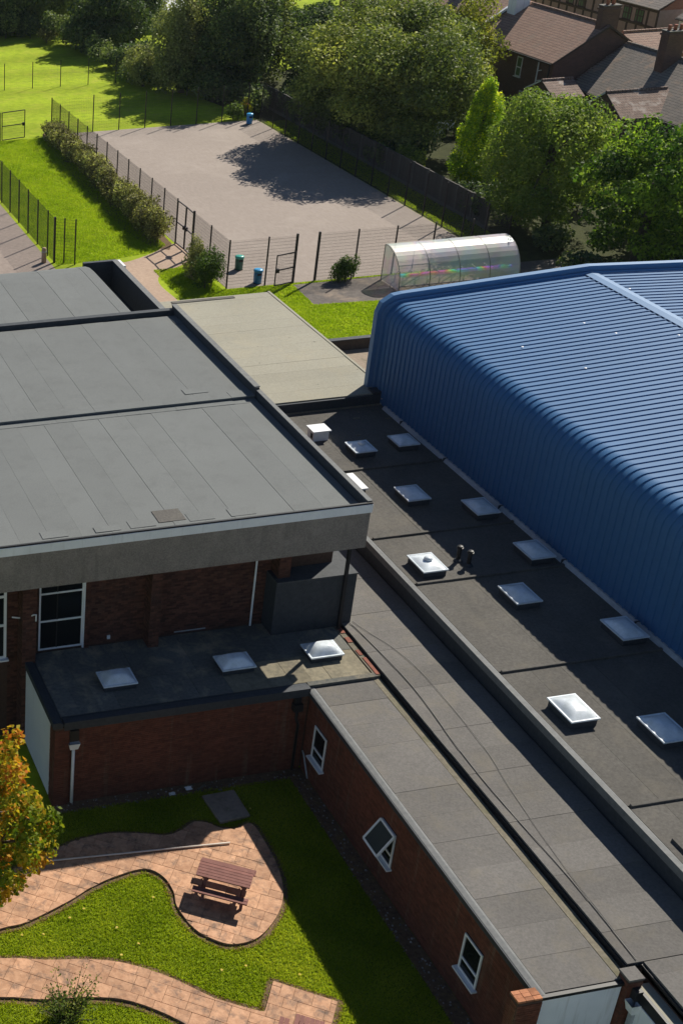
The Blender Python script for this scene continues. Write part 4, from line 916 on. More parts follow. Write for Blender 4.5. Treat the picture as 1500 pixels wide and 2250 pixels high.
# ------------------------------------------------------------------ shelter
def shelter():
    root = thing('cycle_shelter', (48, 74, 0), 'clear curved polycarbonate cycle shelter with rainbow sheen', 'shelter')
    YB, YF, H = 74.95, 72.75, 2.3
    prof = []
    for k in range(11):
        a = math.pi/2*k/10; prof.append((YB-.25-(YB-.25-YF)*math.sin(a), .35+(H-.35)*math.cos(a)))
    prof = [(YB, H-.05)]+prof
    xs = frange(42.9, 50.7, 4)
    for a, b in zip(xs[:-1], xs[1:]):
        m = MB()
        for (y0, z0), (y1, z1) in zip(prof[:-1], prof[1:]): m.quad((a+.03, y0, z0), (b-.03, y0, z0), (b-.03, y1, z1), (a+.03, y1, z1))
        m.build('clear_panel', 'poly', root, smooth=True)
    for x in xs:
        m = MB(); m.tube([(x, YB, 0), (x, YB, H-.08)]+[(x, y, z-.03) for y, z in prof[1:]]+[(x, YF, 0)], .028, 6); m.build('arch', 'galv', root, smooth=True)
    for y, z in ((YB, H-.06), prof[7], (YF, .35)): MB().tube([(42.9, y, z-.04), (50.7, y, z-.04)], .022, 6).build('rail', 'galv', root)
    for x in (42.9, 50.7):
        m = MB(); m.add([(x, YB, .05)]+[(x, y, z) for y, z in prof]+[(x, YF, .05)], [tuple(range(len(prof)+2))]); m.build('end_panel', 'poly', root)
    for k in range(9):
        x = 43.5+k*.8; MB().tube([(x, 73.5, 0), (x, 73.5, .7), (x, 74.1, .78), (x, 74.4, .4), (x, 74.4, 0)], .025, 6).build('cycle_stand', 'galv', root)
    for k in range(6): MB().box(43.2+k*1.22, 44.3+k*1.22, 73.1, 73.4, .72, .86).build('rack_rail', 'sheen', root)
    return root
shelter()

# ------------------------------------------------------------------ bins, bollard, pole, table
def litter_bin(loc, body, lid, label):
    root = thing('litter_bin', (*loc, 0), label, 'bin', 'round litter bins by the playground fence'); x, y = loc
    MB().lathe([(.22, .02), (.24, .05), (.255, .5), (.25, .72), (.24, .74)], (x, y, 0), 24).build('body', body, root, smooth=True)
    MB().lathe([(.27, .735), (.285, .76), (.285, .84), (.26, .88), (.18, .905), (.02, .915)], (x, y, 0), 24).build('lid', lid, root, smooth=True)
    MB().box(x-.13, x+.13, y-.262, y-.2, .55, .68).build('opening', 'black', root)
    MB().lathe([(.26, .0), (.26, .04)], (x, y, 0), 20).build('base', 'black', root)
litter_bin((35.36, 78.83), 'bin_green', 'lid_green', 'dark green litter bin with turquoise lid inside the fence')
litter_bin((35.49, 76.24), 'bin_blue', 'lid_blue', 'bright blue litter bin close behind the near fence')
litter_bin((50.3, 112.75), 'bin_blue', 'lid_blue', 'bright blue litter bin in the far playground corner')
bo = thing('bollard', (24.02, 83.16, 0), 'stubby buff bollard at the end of the tarmac yard', 'bollard')
MB().lathe([(.16, 0), (.15, .9), (.12, .98), (.02, 1.0)], (24.02, 83.16, 0), 14).build('post', 'path', bo, smooth=True); MB().lathe([(.17, .7), (.17, .78)], (24.02, 83.16, 0), 14).build('collar', 'lead', bo)
po = MB().tube([(9.2, 30.68, .13), (15.02, 30.24, .13)], .028, 10).build('plastic_pipe', 'pipe_tan', smooth=True); tag(po, 'long white plastic pipe lying across the patio', 'pipe')
def picnic(name, loc, rz, label, group, L=1.55):
    root = thing(name, (*loc, .085), label, 'picnic table', group, rz)
    def part(n, x0, x1, y0, y1, z0, z1, bev=.006):
        m = MB().box(x0, x1, y0, y1, z0, z1); W = wloc(root); m.v = [tuple(W @ Vector(p)) for p in m.v]; return m.build(n, 'wood_dark', root, bevel=bev)
    for k in range(6): part('top_plank', -L/2, L/2, -.36+k*.121, -.36+k*.121+.112, .70, .74)
    for s in (-1, 1):
        for k in range(2): y = s*.62+(k-.5)*.125; part('seat_plank', -L/2-.02, L/2+.02, y-.057, y+.057, .41, .45)
    for sx in (-1, 1):
        x = sx*(L/2-.22)
        part('seat_bearer', x-.025, x+.025, -.7, .7, .34, .408); part('top_bearer', x-.025, x+.025, -.34, .34, .63, .698)
        for s in (-1, 1):
            m = MB().bar((x+.05, s*.2, .69), (x+.05, s*.52, .0), .05, .09, up=(1, 0, 0)); W = wloc(root); m.v = [tuple(W @ Vector(p)) for p in m.v]; m.build('leg', 'wood_dark', root)
        m = MB().bar((x, 0, .37), (sx*.12, 0, .66), .045, .07); W = wloc(root); m.v = [tuple(W @ Vector(p)) for p in m.v]; m.build('brace', 'wood_dark', root)
    return root
picnic('picnic_table', (14.05, 28.37), math.radians(-33.5), 'reddish brown slatted picnic table on the rounded patio', 'picnic tables')
picnic('picnic_table', (13.75, 22.35), math.radians(55), 'picnic table on square paving cut off by bottom edge', 'picnic tables')

# ------------------------------------------------------------------ small litter
def crumple(x, y, s, label, mat='cloth'):
    g = random.Random(int(x*100)); mb = MB(); n = 7; V = []; Fc = []
    for i in range(n):
        for j in range(n): u = i/(n-1)*2-1; v = j/(n-1)*2-1; V.append((x+s*u*(1+.2*g.uniform(-1, 1)), y+s*.7*v*(1+.2*g.uniform(-1, 1)), .03+s*.7*max(0, (1-u*u)*(1-v*v))*g.uniform(.5, 1.3)))
    for i in range(n-1):
        for j in range(n-1): a = i*n+j; Fc.append((a, a+n, a+n+1, a+1))
    tag(MB().add(V, Fc).build('plastic_bag', mat), label, 'litter', 'litter by the wall')
crumple(14.15, 32.86, .1, 'crumpled pale bag lying left by the brick wall foot'); crumple(14.75, 33.0, .12, 'crumpled pale bag lying right by the brick wall foot')
tag(MB().bar((15.0, 32.85, .05), (15.3, 33.0, .07), .05).build('broken_stick', 'moss'), 'short pale broken stick beside the pale bags', 'stick')

# ------------------------------------------------------------------ houses
def slab_roof(mb, pts, t=.08):
    a, b, c, d = [Vector(p) for p in pts]; n = (b-a).cross(d-a).normalized()*t
    if n.z < 0: n = -n
    return mb.add([a, b, c, d, a+n, b+n, c+n, d+n], [(0, 3, 2, 1), (4, 5, 6, 7), (0, 1, 5, 4), (1, 2, 6, 5), (2, 3, 7, 6), (3, 0, 4, 7)])
def ridge_tiles(root, p, q, n, mat='tile_old', r=.13):
    p = Vector(p); q = Vector(q)
    for i in range(n):
        a = p.lerp(q, i/n); b = p.lerp(q, (i+.93)/n); MB().tube([a, b], [r, r*.9], 8).build('ridge_tile', mat, root)
def chimney(root, x, y, w, d, z0, z1, mat='brick_house', pots=2):
    c = MB().box(x-w/2, x+w/2, y-d/2, y+d/2, z0, z1).build('chimney', mat, root)
    MB().box(x-w/2-.08, x+w/2+.08, y-d/2-.08, y+d/2+.08, z1-.3, z1-.15).build('collar', mat, c); MB().box(x-w/2-.05, x+w/2+.05, y-d/2-.05, y+d/2+.05, z1+.002, z1+.08).build('cap', 'conc_post', c)
    for k in range(pots):
        MB().lathe([(.14, 0), (.12, .3), (.15, .34), (.13, .4)], (x+(k-(pots-1)/2)*.5, y, z1+.08), 10).build('chimney_pot', 'terracotta', c, smooth=True)
def house_y(name, label, xl, xr, xm, ze, zr, y0, y1, wallm, roofm, over=.15, zer=None):
    """gabled house with ridge along y"""
    root = thing(name, ((xl+xr)/2, (y0+y1)/2, 0), label, 'house', 'houses beyond the garden fence'); zer = zer or ze
    prof = [(xl+.15, 0), (xr-.15, 0), (xr-.15, zer), (xm, zr-.1), (xl+.15, ze)]
    MB().extrude_y(prof, y0, y1).build('wall', wallm, root)
    m = MB(); slab_roof(m, [(xl-.1, y0-over, ze-.08), (xm, y0-over, zr), (xm, y1+over, zr), (xl-.1, y1+over, ze-.08)]); slab_roof(m, [(xr+.1, y0-over, zer-.08), (xm, y0-over, zr), (xm, y1+over, zr), (xr+.1, y1+over, zer-.08)])
    m.build('roof', roofm, root)
    MB().bar((xl-.18, y0-over, ze-.12), (xl-.18, y1+over, ze-.12), .12, .1).build('gutter', 'black', root)
    return root
h1 = house_y('brick_house', 'brick house with faded red tiled roof and brick chimney', 72.4, 81.2, 76.8, 5.2, 7.8, 104.9, 117.0, 'brick_house', 'tile_red')
window_unit(h1, (72.52, 109.95, 3.2), (0, -1), .78, 1.6, trans=(.75,), fr=.09, pane='glass_lit'); window_unit(h1, (72.52, 114.2, 3.2), (0, -1), .78, 1.6, trans=(.75,), fr=.09)
window_unit(h1, (72.52, 108.9, .8), (0, -1), .9, 1.4, fr=.09)
MB().tube([(72.45, 106.8, 4.9), (72.45, 106.8, 1.0)], .06, 8).build('downpipe', 'white', h1); MB().tube([(72.45, 105.3, 5.0), (72.45, 105.3, .4)], .06, 8).build('downpipe', 'black', h1)
for z in (4.2, 3.4): MB().tube([(72.45, 106.8, z), (72.45, 106.3, z+.15)], .04, 6).build('waste_pipe', 'white', h1)
chimney(h1, 76.9, 105.4, 1.5, .7, 6.8, 9.3); ridge_tiles(h1, (76.8, 105.9, 7.9), (76.8, 117, 7.9), 24, 'tile_red')
MB().box(72.9, 76.8, 104.70, 104.74, 5.1, 5.2).build('verge_board', 'black', h1) if False else None
for (xa, za, xb, zb) in ((72.3, 5.1, 76.8, 7.78), (76.8, 7.78, 81.3, 5.1)): MB().bar((xa, 104.72, za+.02), (xb, 104.72, zb+.02), .05, .14).build('verge_board', 'timber', h1)
h2 = house_y('brick_house', 'lower brick house with mottled grey brown roof and tall chimney', 74.0, 83.5, 78.5, 3.4, 6.43, 86.0, 104.6, 'brick_house', 'tile_grey', .0, zer=3.2)
chimney(h2, 77.75, 98.4, 1.5, .9, 5.4, 8.5, pots=3)
ridge_tiles(h2, (78.5, 86, 6.53), (78.5, 104.5, 6.53), 40, 'tile_grey')
for i in range(22):
    t = i/22; x = 74.1+4.4*t; z = 3.5+2.98*t; MB().box(x, x+.19, 104.35, 104.62, z+.02, z+.13).build('verge_tile', 'tile_old', h2)
def outrigger(label, xg, xe, yr, hw, zr, ze, n):
    root = thing('outhouse', ((xg+xe)/2, yr, 0), label, 'outhouse', 'outhouses behind the brick houses')
    MB().extrude_x([(yr-hw, 0), (yr+hw, 0), (yr+hw, ze), (yr, zr-.08), (yr-hw, ze)], xg, xe).build('wall', 'brick_house', root)
    m = MB(); slab_roof(m, [(xg-.1, yr-hw-.12, ze-.08), (xe, yr-hw-.12, ze-.08), (xe, yr, zr), (xg-.1, yr, zr)]); slab_roof(m, [(xg-.1, yr+hw+.12, ze-.08), (xe, yr+hw+.12, ze-.08), (xe, yr, zr), (xg-.1, yr, zr)])
    m.build('roof', 'tile_old', root); ridge_tiles(root, (xg-.1, yr, zr+.07), (xe, yr, zr+.07), n)
    for s in (-1, 1): MB().bar((xg-.13, yr+s*(hw+.12), ze-.02), (xg-.13, yr, zr+.05), .05, .12).build('verge_board', 'white' if s > 0 else 'timber', root)
    window_unit(root, (xg-.02, yr+.55, ze-.7), (0, -1), .7, .8, fr=.08)
    return root
outrigger('dark gabled brick outhouse with lichen spotted tiles below tall chimney', 71.0, 76.0, 95.6, 2.2, 4.9, 3.5, 16)
outrigger('small brick outhouse with pale broken tiles against red roofed house', 69.9, 72.5, 102.1, 1.8, 4.5, 3.6, 11)
h3 = house_y('brick_house', 'neighbouring brick house with white verge left of faded red roof', 72.6, 81.4, 76.9, 5.5, 8.1, 117.3, 131, 'brick_house', 'tile_red')
for (xa, za, xb, zb) in ((72.5, 5.5, 76.9, 8.15),): MB().bar((xa, 117.1, za+.1), (xb, 117.1, zb+.1), .25, .2).build('verge_board', 'white', h3)
chimney(h3, 75.9, 116.3, 1.3, 1.2, 6.5, 10.6, 'white_panel'); ridge_tiles(h3, (76.9, 117.3, 8.2), (76.9, 131, 8.2), 26, 'tile_red')
chimney(h3, 76.6, 126, 1.4, .8, 7, 9.8)
h4 = house_y('brick_house', 'far terraced house end with plain red tiles behind tree crown', 76, 85, 80.5, 5.4, 8.0, 134, 150, 'brick_house', 'tile_red')
chimney(h4, 80.5, 135, 1.3, .8, 7, 9.6)
def tudor():
    root = thing('timber_framed_house', (97, 128, 0), 'pink rendered timber framed house with green lit windows', 'house', 'houses beyond the garden fence')
    MB().box(92, 101, 119, 141, 0, 5.9).build('wall', 'render', root)
    m = MB(); slab_roof(m, [(91.6, 118.7, 5.95), (96.5, 118.7, 8.6), (96.5, 141.3, 8.6), (91.6, 141.3, 5.95)]); slab_roof(m, [(101.4, 118.7, 5.95), (96.5, 118.7, 8.6), (96.5, 141.3, 8.6), (101.4, 141.3, 5.95)]); m.build('roof', 'tile_grey', root)
    MB().extrude_y([(92.1, 5.9), (100.9, 5.9), (96.5, 8.5)], 119, 119.3).build('gable', 'brick_red', root)
    for y in frange(119.1, 140.9, 16): MB().box(91.94, 91.998, y-.11, y+.11, 0, 5.9).build('timber_post', 'timber', root)
    for z in (2.7, 4.3, 5.75): MB().box(91.93, 91.997, 119, 141, z-.1, z+.1).build('timber_rail', 'timber', root)
    for y in (122.2, 124.0, 131.0, 133, 137): window_unit(root, (91.95, y, 4.45), (0, -1), 1.2, 1.15, mull=(.4, .8), trans=(.58,), fr=.09, pane='glass_lit', matf='timber')
    MB().box(93.5, 95.5, 119.0-.06, 119-.0, 1, 2.6).build('bay_panel', 'white', root)
    chimney(root, 96.5, 127, 1.5, .9, 8, 10.3)
    return root
tudor()
h6 = house_y('rendered_house', 'white rendered house at the far right edge', 92.5, 102, 97, 5.6, 8.4, 104, 117, 'white_panel', 'tile_grey')
window_unit(h6, (92.6, 116.2, 3.4), (0, -1), 1.1, 1.2, mull=(.55,), fr=.09, pane='glass_lit')
# small extension with red hipped roof right of chimney
hx = thing('outhouse', (84, 108, 0), 'small lean to with orange red tiles behind brick chimney', 'outhouse', 'outhouses behind the brick houses')
MB().box(81.4, 86.5, 106.5, 110.5, 0, 4.9).build('wall', 'brick_red', hx); m = MB(); slab_roof(m, [(81.2, 106.3, 4.9), (86.7, 106.3, 4.9), (86.0, 109, 6.3), (81.2, 109, 6.3)]); m.build('roof', 'tile_red', hx); ridge_tiles(hx, (81.2, 109, 6.4), (86.0, 109, 6.4), 14, 'tile_red')
# satellite dishes
for x, y, z, lb in ((86.6, 106.8, 5.4, 'white satellite dish beside the small red roof'), (88.0, 121.5, 5.2, 'white round dish seen above the red ridge')):
    d = thing('satellite_dish', (x, y, z-1.5), lb, 'dish'); MB().lathe([(.02, -.12), (.25, -.07), (.42, .03), (.44, .05)], (x, y, z), 16).build('dish', 'white', d, smooth=True); MB().tube([(x, y, 0), (x, y, z-.1)], .04, 6).build('mast', 'galv', d)
# white car and shed glimpsed behind the field trees
sh = thing('garden_shed', (57.5, 156, 0), 'pale garden shed glimpsed through the far trees', 'shed')
MB().box(55.5, 60, 154, 157.5, 0, 2.1).build('wall', 'white_panel', sh); m = MB(); slab_roof(m, [(55.2, 153.7, 2.1), (60.3, 153.7, 2.1), (60.3, 155.8, 3.0), (55.2, 155.8, 3.0)]); slab_roof(m, [(55.2, 157.8, 2.1), (60.3, 157.8, 2.1), (60.3, 155.8, 3.0), (55.2, 155.8, 3.0)]); m.build('roof', 'white', sh)
# washing on a line in the garden
wl = thing('washing_line', (61.6, 101.5, 0), 'white washing on a line in the shady garden', 'washing line')
for x, y in ((59.8, 100.2), (64, 103.5)): MB().tube([(x, y, 0), (x, y, 2.3)], .04, 8).build('pole', 'conc_post', wl)
MB().tube([(59.8, 100.2, 2.25), (61.9, 101.8, 2.15), (64, 103.5, 2.25)], .01, 5).build('line', 'galv', wl)
for k in range(4):
    t0 = .1+k*.2; V = []; Fc = []
    for i in range(7):
        for j in range(5):
            t = t0+.17*i/6; x = 59.8+4.2*t; y = 100.2+3.3*t+.06*math.sin(i*1.9+j); V.append((x, y, 2.18-j*.25*(1+.1*math.sin(i+k))))
    for i in range(6):
        for j in range(4): a = i*5+j; Fc.append((a, a+5, a+6, a+1))
    MB().add(V, Fc).build('sheet', 'cloth', wl, smooth=True)

# ------------------------------------------------------------------ vegetation
DG = [(0, (.022, .04, .012)), (.5, (.045, .078, .02)), (1, (.095, .125, .03))]
mt['leaf_oak'] = leafmat('leaf_olive', [(0, (0.07, 0.095, 0.034)), (0.45, (0.175, 0.217, 0.059)), (1, (0.532, 0.532, 0.126))], 0.26)
mt['leaf_dark'] = leafmat('leaf_dark', [(0, (0.032, 0.058, 0.03)), (0.5, (0.084, 0.124, 0.049)), (1, (0.257, 0.297, 0.095))], 0.28)
mt['leaf_yellow'] = leafmat('leaf_yellowgreen', [(0, (0.125, 0.144, 0.022)), (0.5, (0.263, 0.269, 0.044)), (1, (0.45, 0.4, 0.062))])
mt['leaf_willow'] = leafmat('leaf_willow', [(0, (0.118, 0.135, 0.055)), (0.5, (0.237, 0.254, 0.101)), (1, (0.423, 0.415, 0.169))])
mt['leaf_bright'] = leafmat('leaf_bright', [(0, (0.027, 0.062, 0.013)), (0.5, (0.075, 0.138, 0.02)), (1, (0.25, 0.338, 0.044))], .42, 1.5)
mt['leaf_mid'] = leafmat('leaf_mid', [(0, (0.076, 0.126, 0.026)), (0.5, (0.168, 0.235, 0.047)), (1, (0.37, 0.403, 0.084))], .4)
mt['leaf_gold'] = leafmat('leaf_gold_conifer', [(0, (0.144, 0.245, 0.017)), (0.5, (0.316, 0.431, 0.023)), (1, (0.862, 0.805, 0.029))], .45, 1.6)
mt['leaf_blue'] = leafmat('leaf_blue_conifer', [(0, (.03, .055, .05)), (.5, (.05, .08, .07)), (1, (.09, .12, .1))], .2)
mt['leaf_autumn'] = leafmat('leaf_autumn', [(0, (.12, .17, .015)), (.32, (.28, .28, .022)), (.55, (.46, .34, .028)), (.8, (.52, .25, .025)), (1, (.48, .14, .02))], .45, 1.3)
mt['leaf_hedge'] = leafmat('leaf_hedge', [(0, (0.093, 0.085, 0.039)), (0.45, (0.186, 0.171, 0.07)), (0.75, (0.342, 0.327, 0.116)), (1, (0.59, 0.574, 0.202))], .3)
mt['leaf_pale'] = leafmat('leaf_pale_shrub', [(0, (0.12, 0.132, 0.048)), (0.5, (0.228, 0.228, 0.096)), (1, (0.432, 0.396, 0.192))], .35)
mt['leaf_shrub'] = leafmat('leaf_shrub', [(0, (0.042, 0.077, 0.017)), (0.5, (0.084, 0.14, 0.028)), (1, (0.182, 0.238, 0.049))], .35)
mt['blade'] = leafmat('grass_blade', [(0, (.12, .175, .006)), (.5, (.26, .32, .014)), (1, (.46, .46, .05))], .45, 1.4, .15)
mt['blade_field'] = leafmat('field_grass_blade', [(0, (.19, .27, .012)), (.5, (.29, .38, .018)), (1, (.4, .44, .04))], .45, 1.3, .15)
mt['flower'] = leafmat('yellow_petal', [(0, (.6, .45, .05)), (1, (.75, .65, .2))], .3)

GT = 'trees around the playground and gardens'
tree('broad_tree', 'huge spreading olive green tree shading the playground', (58.4, 106.5), (57.2, 103.4, 5.9), (8.1, 8.6, 5.8), 190, 'leaf_oak', 30, .125, .42, 1, GT, low=-.93, frac=(.16, .27), fork=((.5, 0), (-.5, .2), (0, -.5)), fill=.35)
tree('light_tree', 'yellow green tree right behind the huge spreading tree', (68.0, 113), (68.2, 112.3, 5.2), (4.2, 3.8, 5.0), 60, 'leaf_yellow', 24, .13, .28, 2, GT, low=-.95, frac=(.2, .34))
tree('round_tree', 'mid green rounded tree between golden conifer and dark bright tipped tree', (57.4, 80.5), (57.0, 81.0, 4.9), (4.3, 4.4, 5.0), 80, 'leaf_mid', 30, .105, .28, 4, GT, low=-.97, frac=(.18, .3))
tree('leafy_tree', 'dark tree with sunlit bright green tips behind the blue hall', (58.6, 73.0), (59.2, 73.4, 4.8), (5.4, 4.6, 5.0), 95, 'leaf_bright', 24, .135, .34, 5, GT, low=-.97, frac=(.13, .23), tonevar=.24)
tree('leafy_tree', 'bright leaved tree cut by the right edge behind blue hall', (67.5, 77.5), (67.2, 78.0, 5.0), (4.4, 4.0, 4.9), 70, 'leaf_bright', 22, .14, .3, 6, GT, low=-.97, frac=(.15, .25), tonevar=.24)
tree('leafy_tree', 'dark leafy tree low against the hall ridge at right edge', (65.5, 67.5), (65.5, 68.0, 3.9), (4.5, 4.0, 3.9), 60, 'leaf_bright', 22, .14, .3, 16, GT, low=-.97, frac=(.16, .27), tonevar=.2)
tree('dark_tree', 'tall dark tree at the far corner of the playground', (53.2, 122.0), (53.0, 122.4, 5.4), (4.2, 4.0, 5.9), 90, 'leaf_dark', 24, .13, .32, 7, GT, low=-.98, frac=(.2, .33))
tree('dark_tree', 'dark bushy tree tucked behind the far corner tree', (57.2, 128.0), (57.2, 128, 5.2), (4.2, 4.0, 5.6), 60, 'leaf_oak', 20, .14, .3, 17, GT, low=-.97)
tree('dark_tree', 'dim tree filling the gap left of huge tree', (59.5, 121.0), (59.5, 121, 4.0), (3.6, 3.4, 4.2), 46, 'leaf_dark', 20, .14, .26, 18, GT, low=-.97)
tree('willow_tree', 'pale grey green willow left of the dark corner tree', (49.0, 125.5), (48.7, 125.8, 4.8), (3.0, 2.8, 5.3), 60, 'leaf_willow', 28, .12, .25, 8, GT, low=-.97)
tree('dark_tree', 'broad dark tree behind the pale rounded bush', (48.8, 146.0), (48.6, 146.2, 3.3), (4.6, 3.8, 3.6), 54, 'leaf_dark', 18, .16, .32, 9, GT, low=-.98)
for i, (x, y, w, h, m_) in enumerate(((36.5, 158.0, 5.2, 9.0, 'leaf_dark'), (41.5, 158.5, 5.2, 9.5, 'leaf_dark'), (47.0, 159.0, 4.8, 8.5, 'leaf_oak'), (52.5, 150, 4.2, 7.5, 'leaf_dark'), (31.5, 160, 5, 10, 'leaf_dark'), (49.5, 165, 6, 9, 'leaf_dark'), (57, 168, 6, 8, 'leaf_oak'))):
    tree('field_edge_tree', ('dark tree at the far top left corner of the field', 'dark tree second along the top field edge', 'olive dark tree third along the top field edge', 'dark tree screening the pale shed', 'dark tree beyond the left edge of field', 'dark tree behind the third field edge tree', 'olive tree behind the pale garden shed')[i], (x, y), (x, y, h*.5), (w, w*.8, h*.52), 50, m_, 13, .19, .3, 20+i, GT, low=-.98)
tree('small_tree', 'small pale rounded bushy tree at the field edge', (46.5, 128.8), (46.2, 128.9, 2.0), (1.9, 1.8, 2.0), 46, 'leaf_willow', 34, .1, .12, 10, GT, low=-.98)
tree('blue_conifer', 'dusky blue green conifer between dark corner tree and huge tree', (63.0, 138), (63.0, 138, 4.8), (2.0, 2.0, 4.7), 40, 'leaf_blue', 24, .14, .22, 11, GT, low=-.9)
# hedge / undergrowth along the field edge
def hedge(name, label, pts, leafm, per, size, cat='hedge', group=None, stems=True, tonevar=.2, noise=.25):
    p0 = pts[0]; root = thing(name, (p0[0], p0[1], 0), label, cat, group); bl = []
    g = np.random.default_rng(int(p0[0]*37+p0[1]))
    for (x, y, r, h) in pts:
        for k in range(5):
            a = g.uniform(0, 6.28); q = g.uniform(0, .6)*r; rr = r*g.uniform(.45, .7)
            bl.append((np.array([x+q*math.cos(a), y+q*math.sin(a), h*g.uniform(.35, .72)]), np.array([rr, rr, h*g.uniform(.28, .42)])))
    V, T = blob_leaves(bl, per, size, .3, tonevar, minz=.03); np_quads('foliage', V, T, leafm, root)
    if stems:
        m = MB()
        for (x, y, r, h) in pts: m.tube([(x, y, -.05), (x+g.uniform(-.1, .1), y, h*.7)], [.05, .02], 6)
        m.build('stems', 'bark', root)
    return root
hp = []
for i in range(70):
    t = i/69; y = 85.3+28.3*t; x = 32.35+.75*t
    hp.append((x+random.uniform(-.15, .15), y, random.uniform(.85, 1.1), random.uniform(1.5, 1.8)+(.35 if t < .25 else 0)-(.3 if t > .85 else 0)))
hedge('hedge', 'long straggly olive hedge outside the playground left fence', hp, 'leaf_hedge', 60, .075, tonevar=.26)
hedge('undergrowth', 'dark bramble undergrowth along the right of the field', [(x, y, random.uniform(1.5, 2.2), random.uniform(1.8, 3.4)) for x, y in ((47.8, 127), (49.0, 124), (50.3, 121), (46.8, 131.5), (46.6, 134.5), (46.4, 137.5), (46.0, 140.5), (45.8, 144), (45.4, 147), (45.2, 150), (44.2, 152.5), (42.5, 154.5), (40, 155.5), (37, 156), (48.6, 130), (48.5, 134), (51.8, 119), (52.7, 116.5), (48.3, 138))], 'leaf_dark', 22, .14, 'undergrowth')
hedge('undergrowth', 'dark bank of bushes closing the top of the field', [(28+k*2.0, 162.5-.12*k, 1.8, random.uniform(2.6, 4.2)) for k in range(14)], 'leaf_dark', 16, .18, 'undergrowth')
hedge('undergrowth', 'shady garden shrubs behind the wooden fence', [(x, y, 1.5, random.uniform(1.4, 2.6)) for x, y in ((56, 113), (57.5, 116), (61, 112), (63, 108), (64.5, 104.5), (66, 100), (66.5, 96), (62.5, 110), (60, 114), (56, 118), (64, 117), (70, 108), (70.5, 104), (67.5, 92), (68, 88), (65, 86), (63.5, 90), (57, 97), (56.8, 100), (61.5, 94.5), (61, 90), (60.5, 86), (57.5, 87.5), (62, 84), (55.8, 108), (56, 104), (63, 78), (63, 74.5))], 'leaf_dark', 20, .14, 'undergrowth')
hedge('shrub', 'dry brown shrubs at the top of the field', [(43.5, 151.5, 1.5, 1.6), (45.5, 149, 1.2, 1.2)], 'leaf_hedge', 20, .14, 'shrub')
hedge('bush', 'clipped square green bush behind the near fence', [(40.2, 75.25, .55, 1.55), (40.75, 75.3, .55, 1.6), (41.1, 75.3, .5, 1.5), (40.5, 75.5, .6, 1.5)], 'leaf_shrub', 90, .06, 'bush')
hedge('bush', 'rounded green bush by the bins and double gate', [(32.4, 76.9, .9, 2.2), (32.6, 76.4, .9, 2.3), (32.1, 76.2, .8, 2.0), (32.7, 77.3, .7, 1.7)], 'leaf_shrub', 80, .065, 'bush')
hedge('bush', 'pale cream tipped shrub leaning on the double gate', [(32.3, 78.3, .7, 2.3), (32.6, 79.2, .6, 2.4), (31.9, 77.8, .7, 1.6)], 'leaf_pale', 70, .065, 'bush')
hedge('bush', 'small green bush in the far corner beside blue bin', [(49.6, 114.6, .8, 1.6), (50.0, 114.4, .6, 1.4)], 'leaf_shrub', 50, .09, 'bush')
hedge('bush', 'small bush with orange leaves behind the far bin', [(51.0, 115.4, .6, 1.6)], 'leaf_autumn', 40, .09, 'bush')
hedge('bush', 'low yellow leaved bush in the garden behind wooden fence', [(61.5, 97.0, .5, 1.4), (62.6, 97.8, .5, 1.5)], 'leaf_autumn', 40, .08, 'bush')
hedge('bush', 'dark garden bush leaning over the wooden fence', [(55.2, 95.2, .8, 2.1), (55.6, 94.0, .6, 2.3)], 'leaf_mid', 40, .1, 'bush')
hedge('undergrowth', 'dark shrubs under the trees behind the blue hall', [(x, y, 1.6, random.uniform(1.3, 2.2)) for x, y in ((54.5, 72), (56.5, 70.5), (60, 69.5), (55.5, 77), (63, 72), (66, 72), (57, 84), (60, 86), (62, 80))], 'leaf_dark', 18, .15, 'undergrowth')
hedge('garden_hedge', 'bright green garden hedge beyond the trees at top', [(70+k*1.2, 152+k*.4, 1.0, 2.2) for k in range(7)], 'leaf_shrub', 20, .15)
hedge('undergrowth', 'dark ivy and shrubs overhanging the wooden garden fence', [(54.3+random.uniform(-.3, .4), 97+k*1.05, random.uniform(.7, 1.1), random.uniform(1.8, 2.7)) for k in range(19) if k % 5 != 3]+[(54.6, 85, .9, 2.2), (54.4, 83.5, 1.0, 2.4), (55, 87, .8, 2.0)], 'leaf_dark', 26, .12, 'undergrowth')
# golden conifer: flame-shaped column of upright sprays
def conifer():
    root = thing('golden_conifer', (58.9, 92.0, 0), 'golden tipped conical conifer beside the wooden fence', 'tree', GT)
    g = np.random.default_rng(5); bl = []
    for k in range(210):
        z = g.uniform(.3, 7.2); R = 2.15*(1-(z/7.6)**1.5)**.85*(.75+.25*min(1, z/1.5)); a = g.uniform(0, 6.28); q = g.uniform(.25, .95)*R
        bl.append((np.array([58.9+q*math.cos(a), 92+q*math.sin(a), z]), np.array([.42, .42, .7])*g.uniform(.8, 1.2)*(1 if z < 6 else .7)))
    V, T = blob_leaves(bl, 60, .085, .6, .2); T = np.clip(T, 0, 1); np_quads('crown', V, T, 'leaf_gold', root)
    trunk_mesh((58.9, 92, 0), (58.9, 92, 6.5), .18, [], 3).build('trunk', 'bark', root)
conifer()
# multi-stemmed bare trunks by the fence
bt = thing('bare_stems', (58.5, 102.0, 0), 'cluster of bare leaning stems under the huge tree', 'tree', GT)
for k in range(6):
    a = random.uniform(-.5, .5); MB().tube([(57.2+k*.3, 101+.2*k, 0), (57.2+k*.35+a*.3, 101+.2*k, 1.6), (57.1+k*.42+a, 101.2+.2*k, 3.4)], [.13, .1, .06], 7).build('trunk', 'bark', bt, smooth=True)
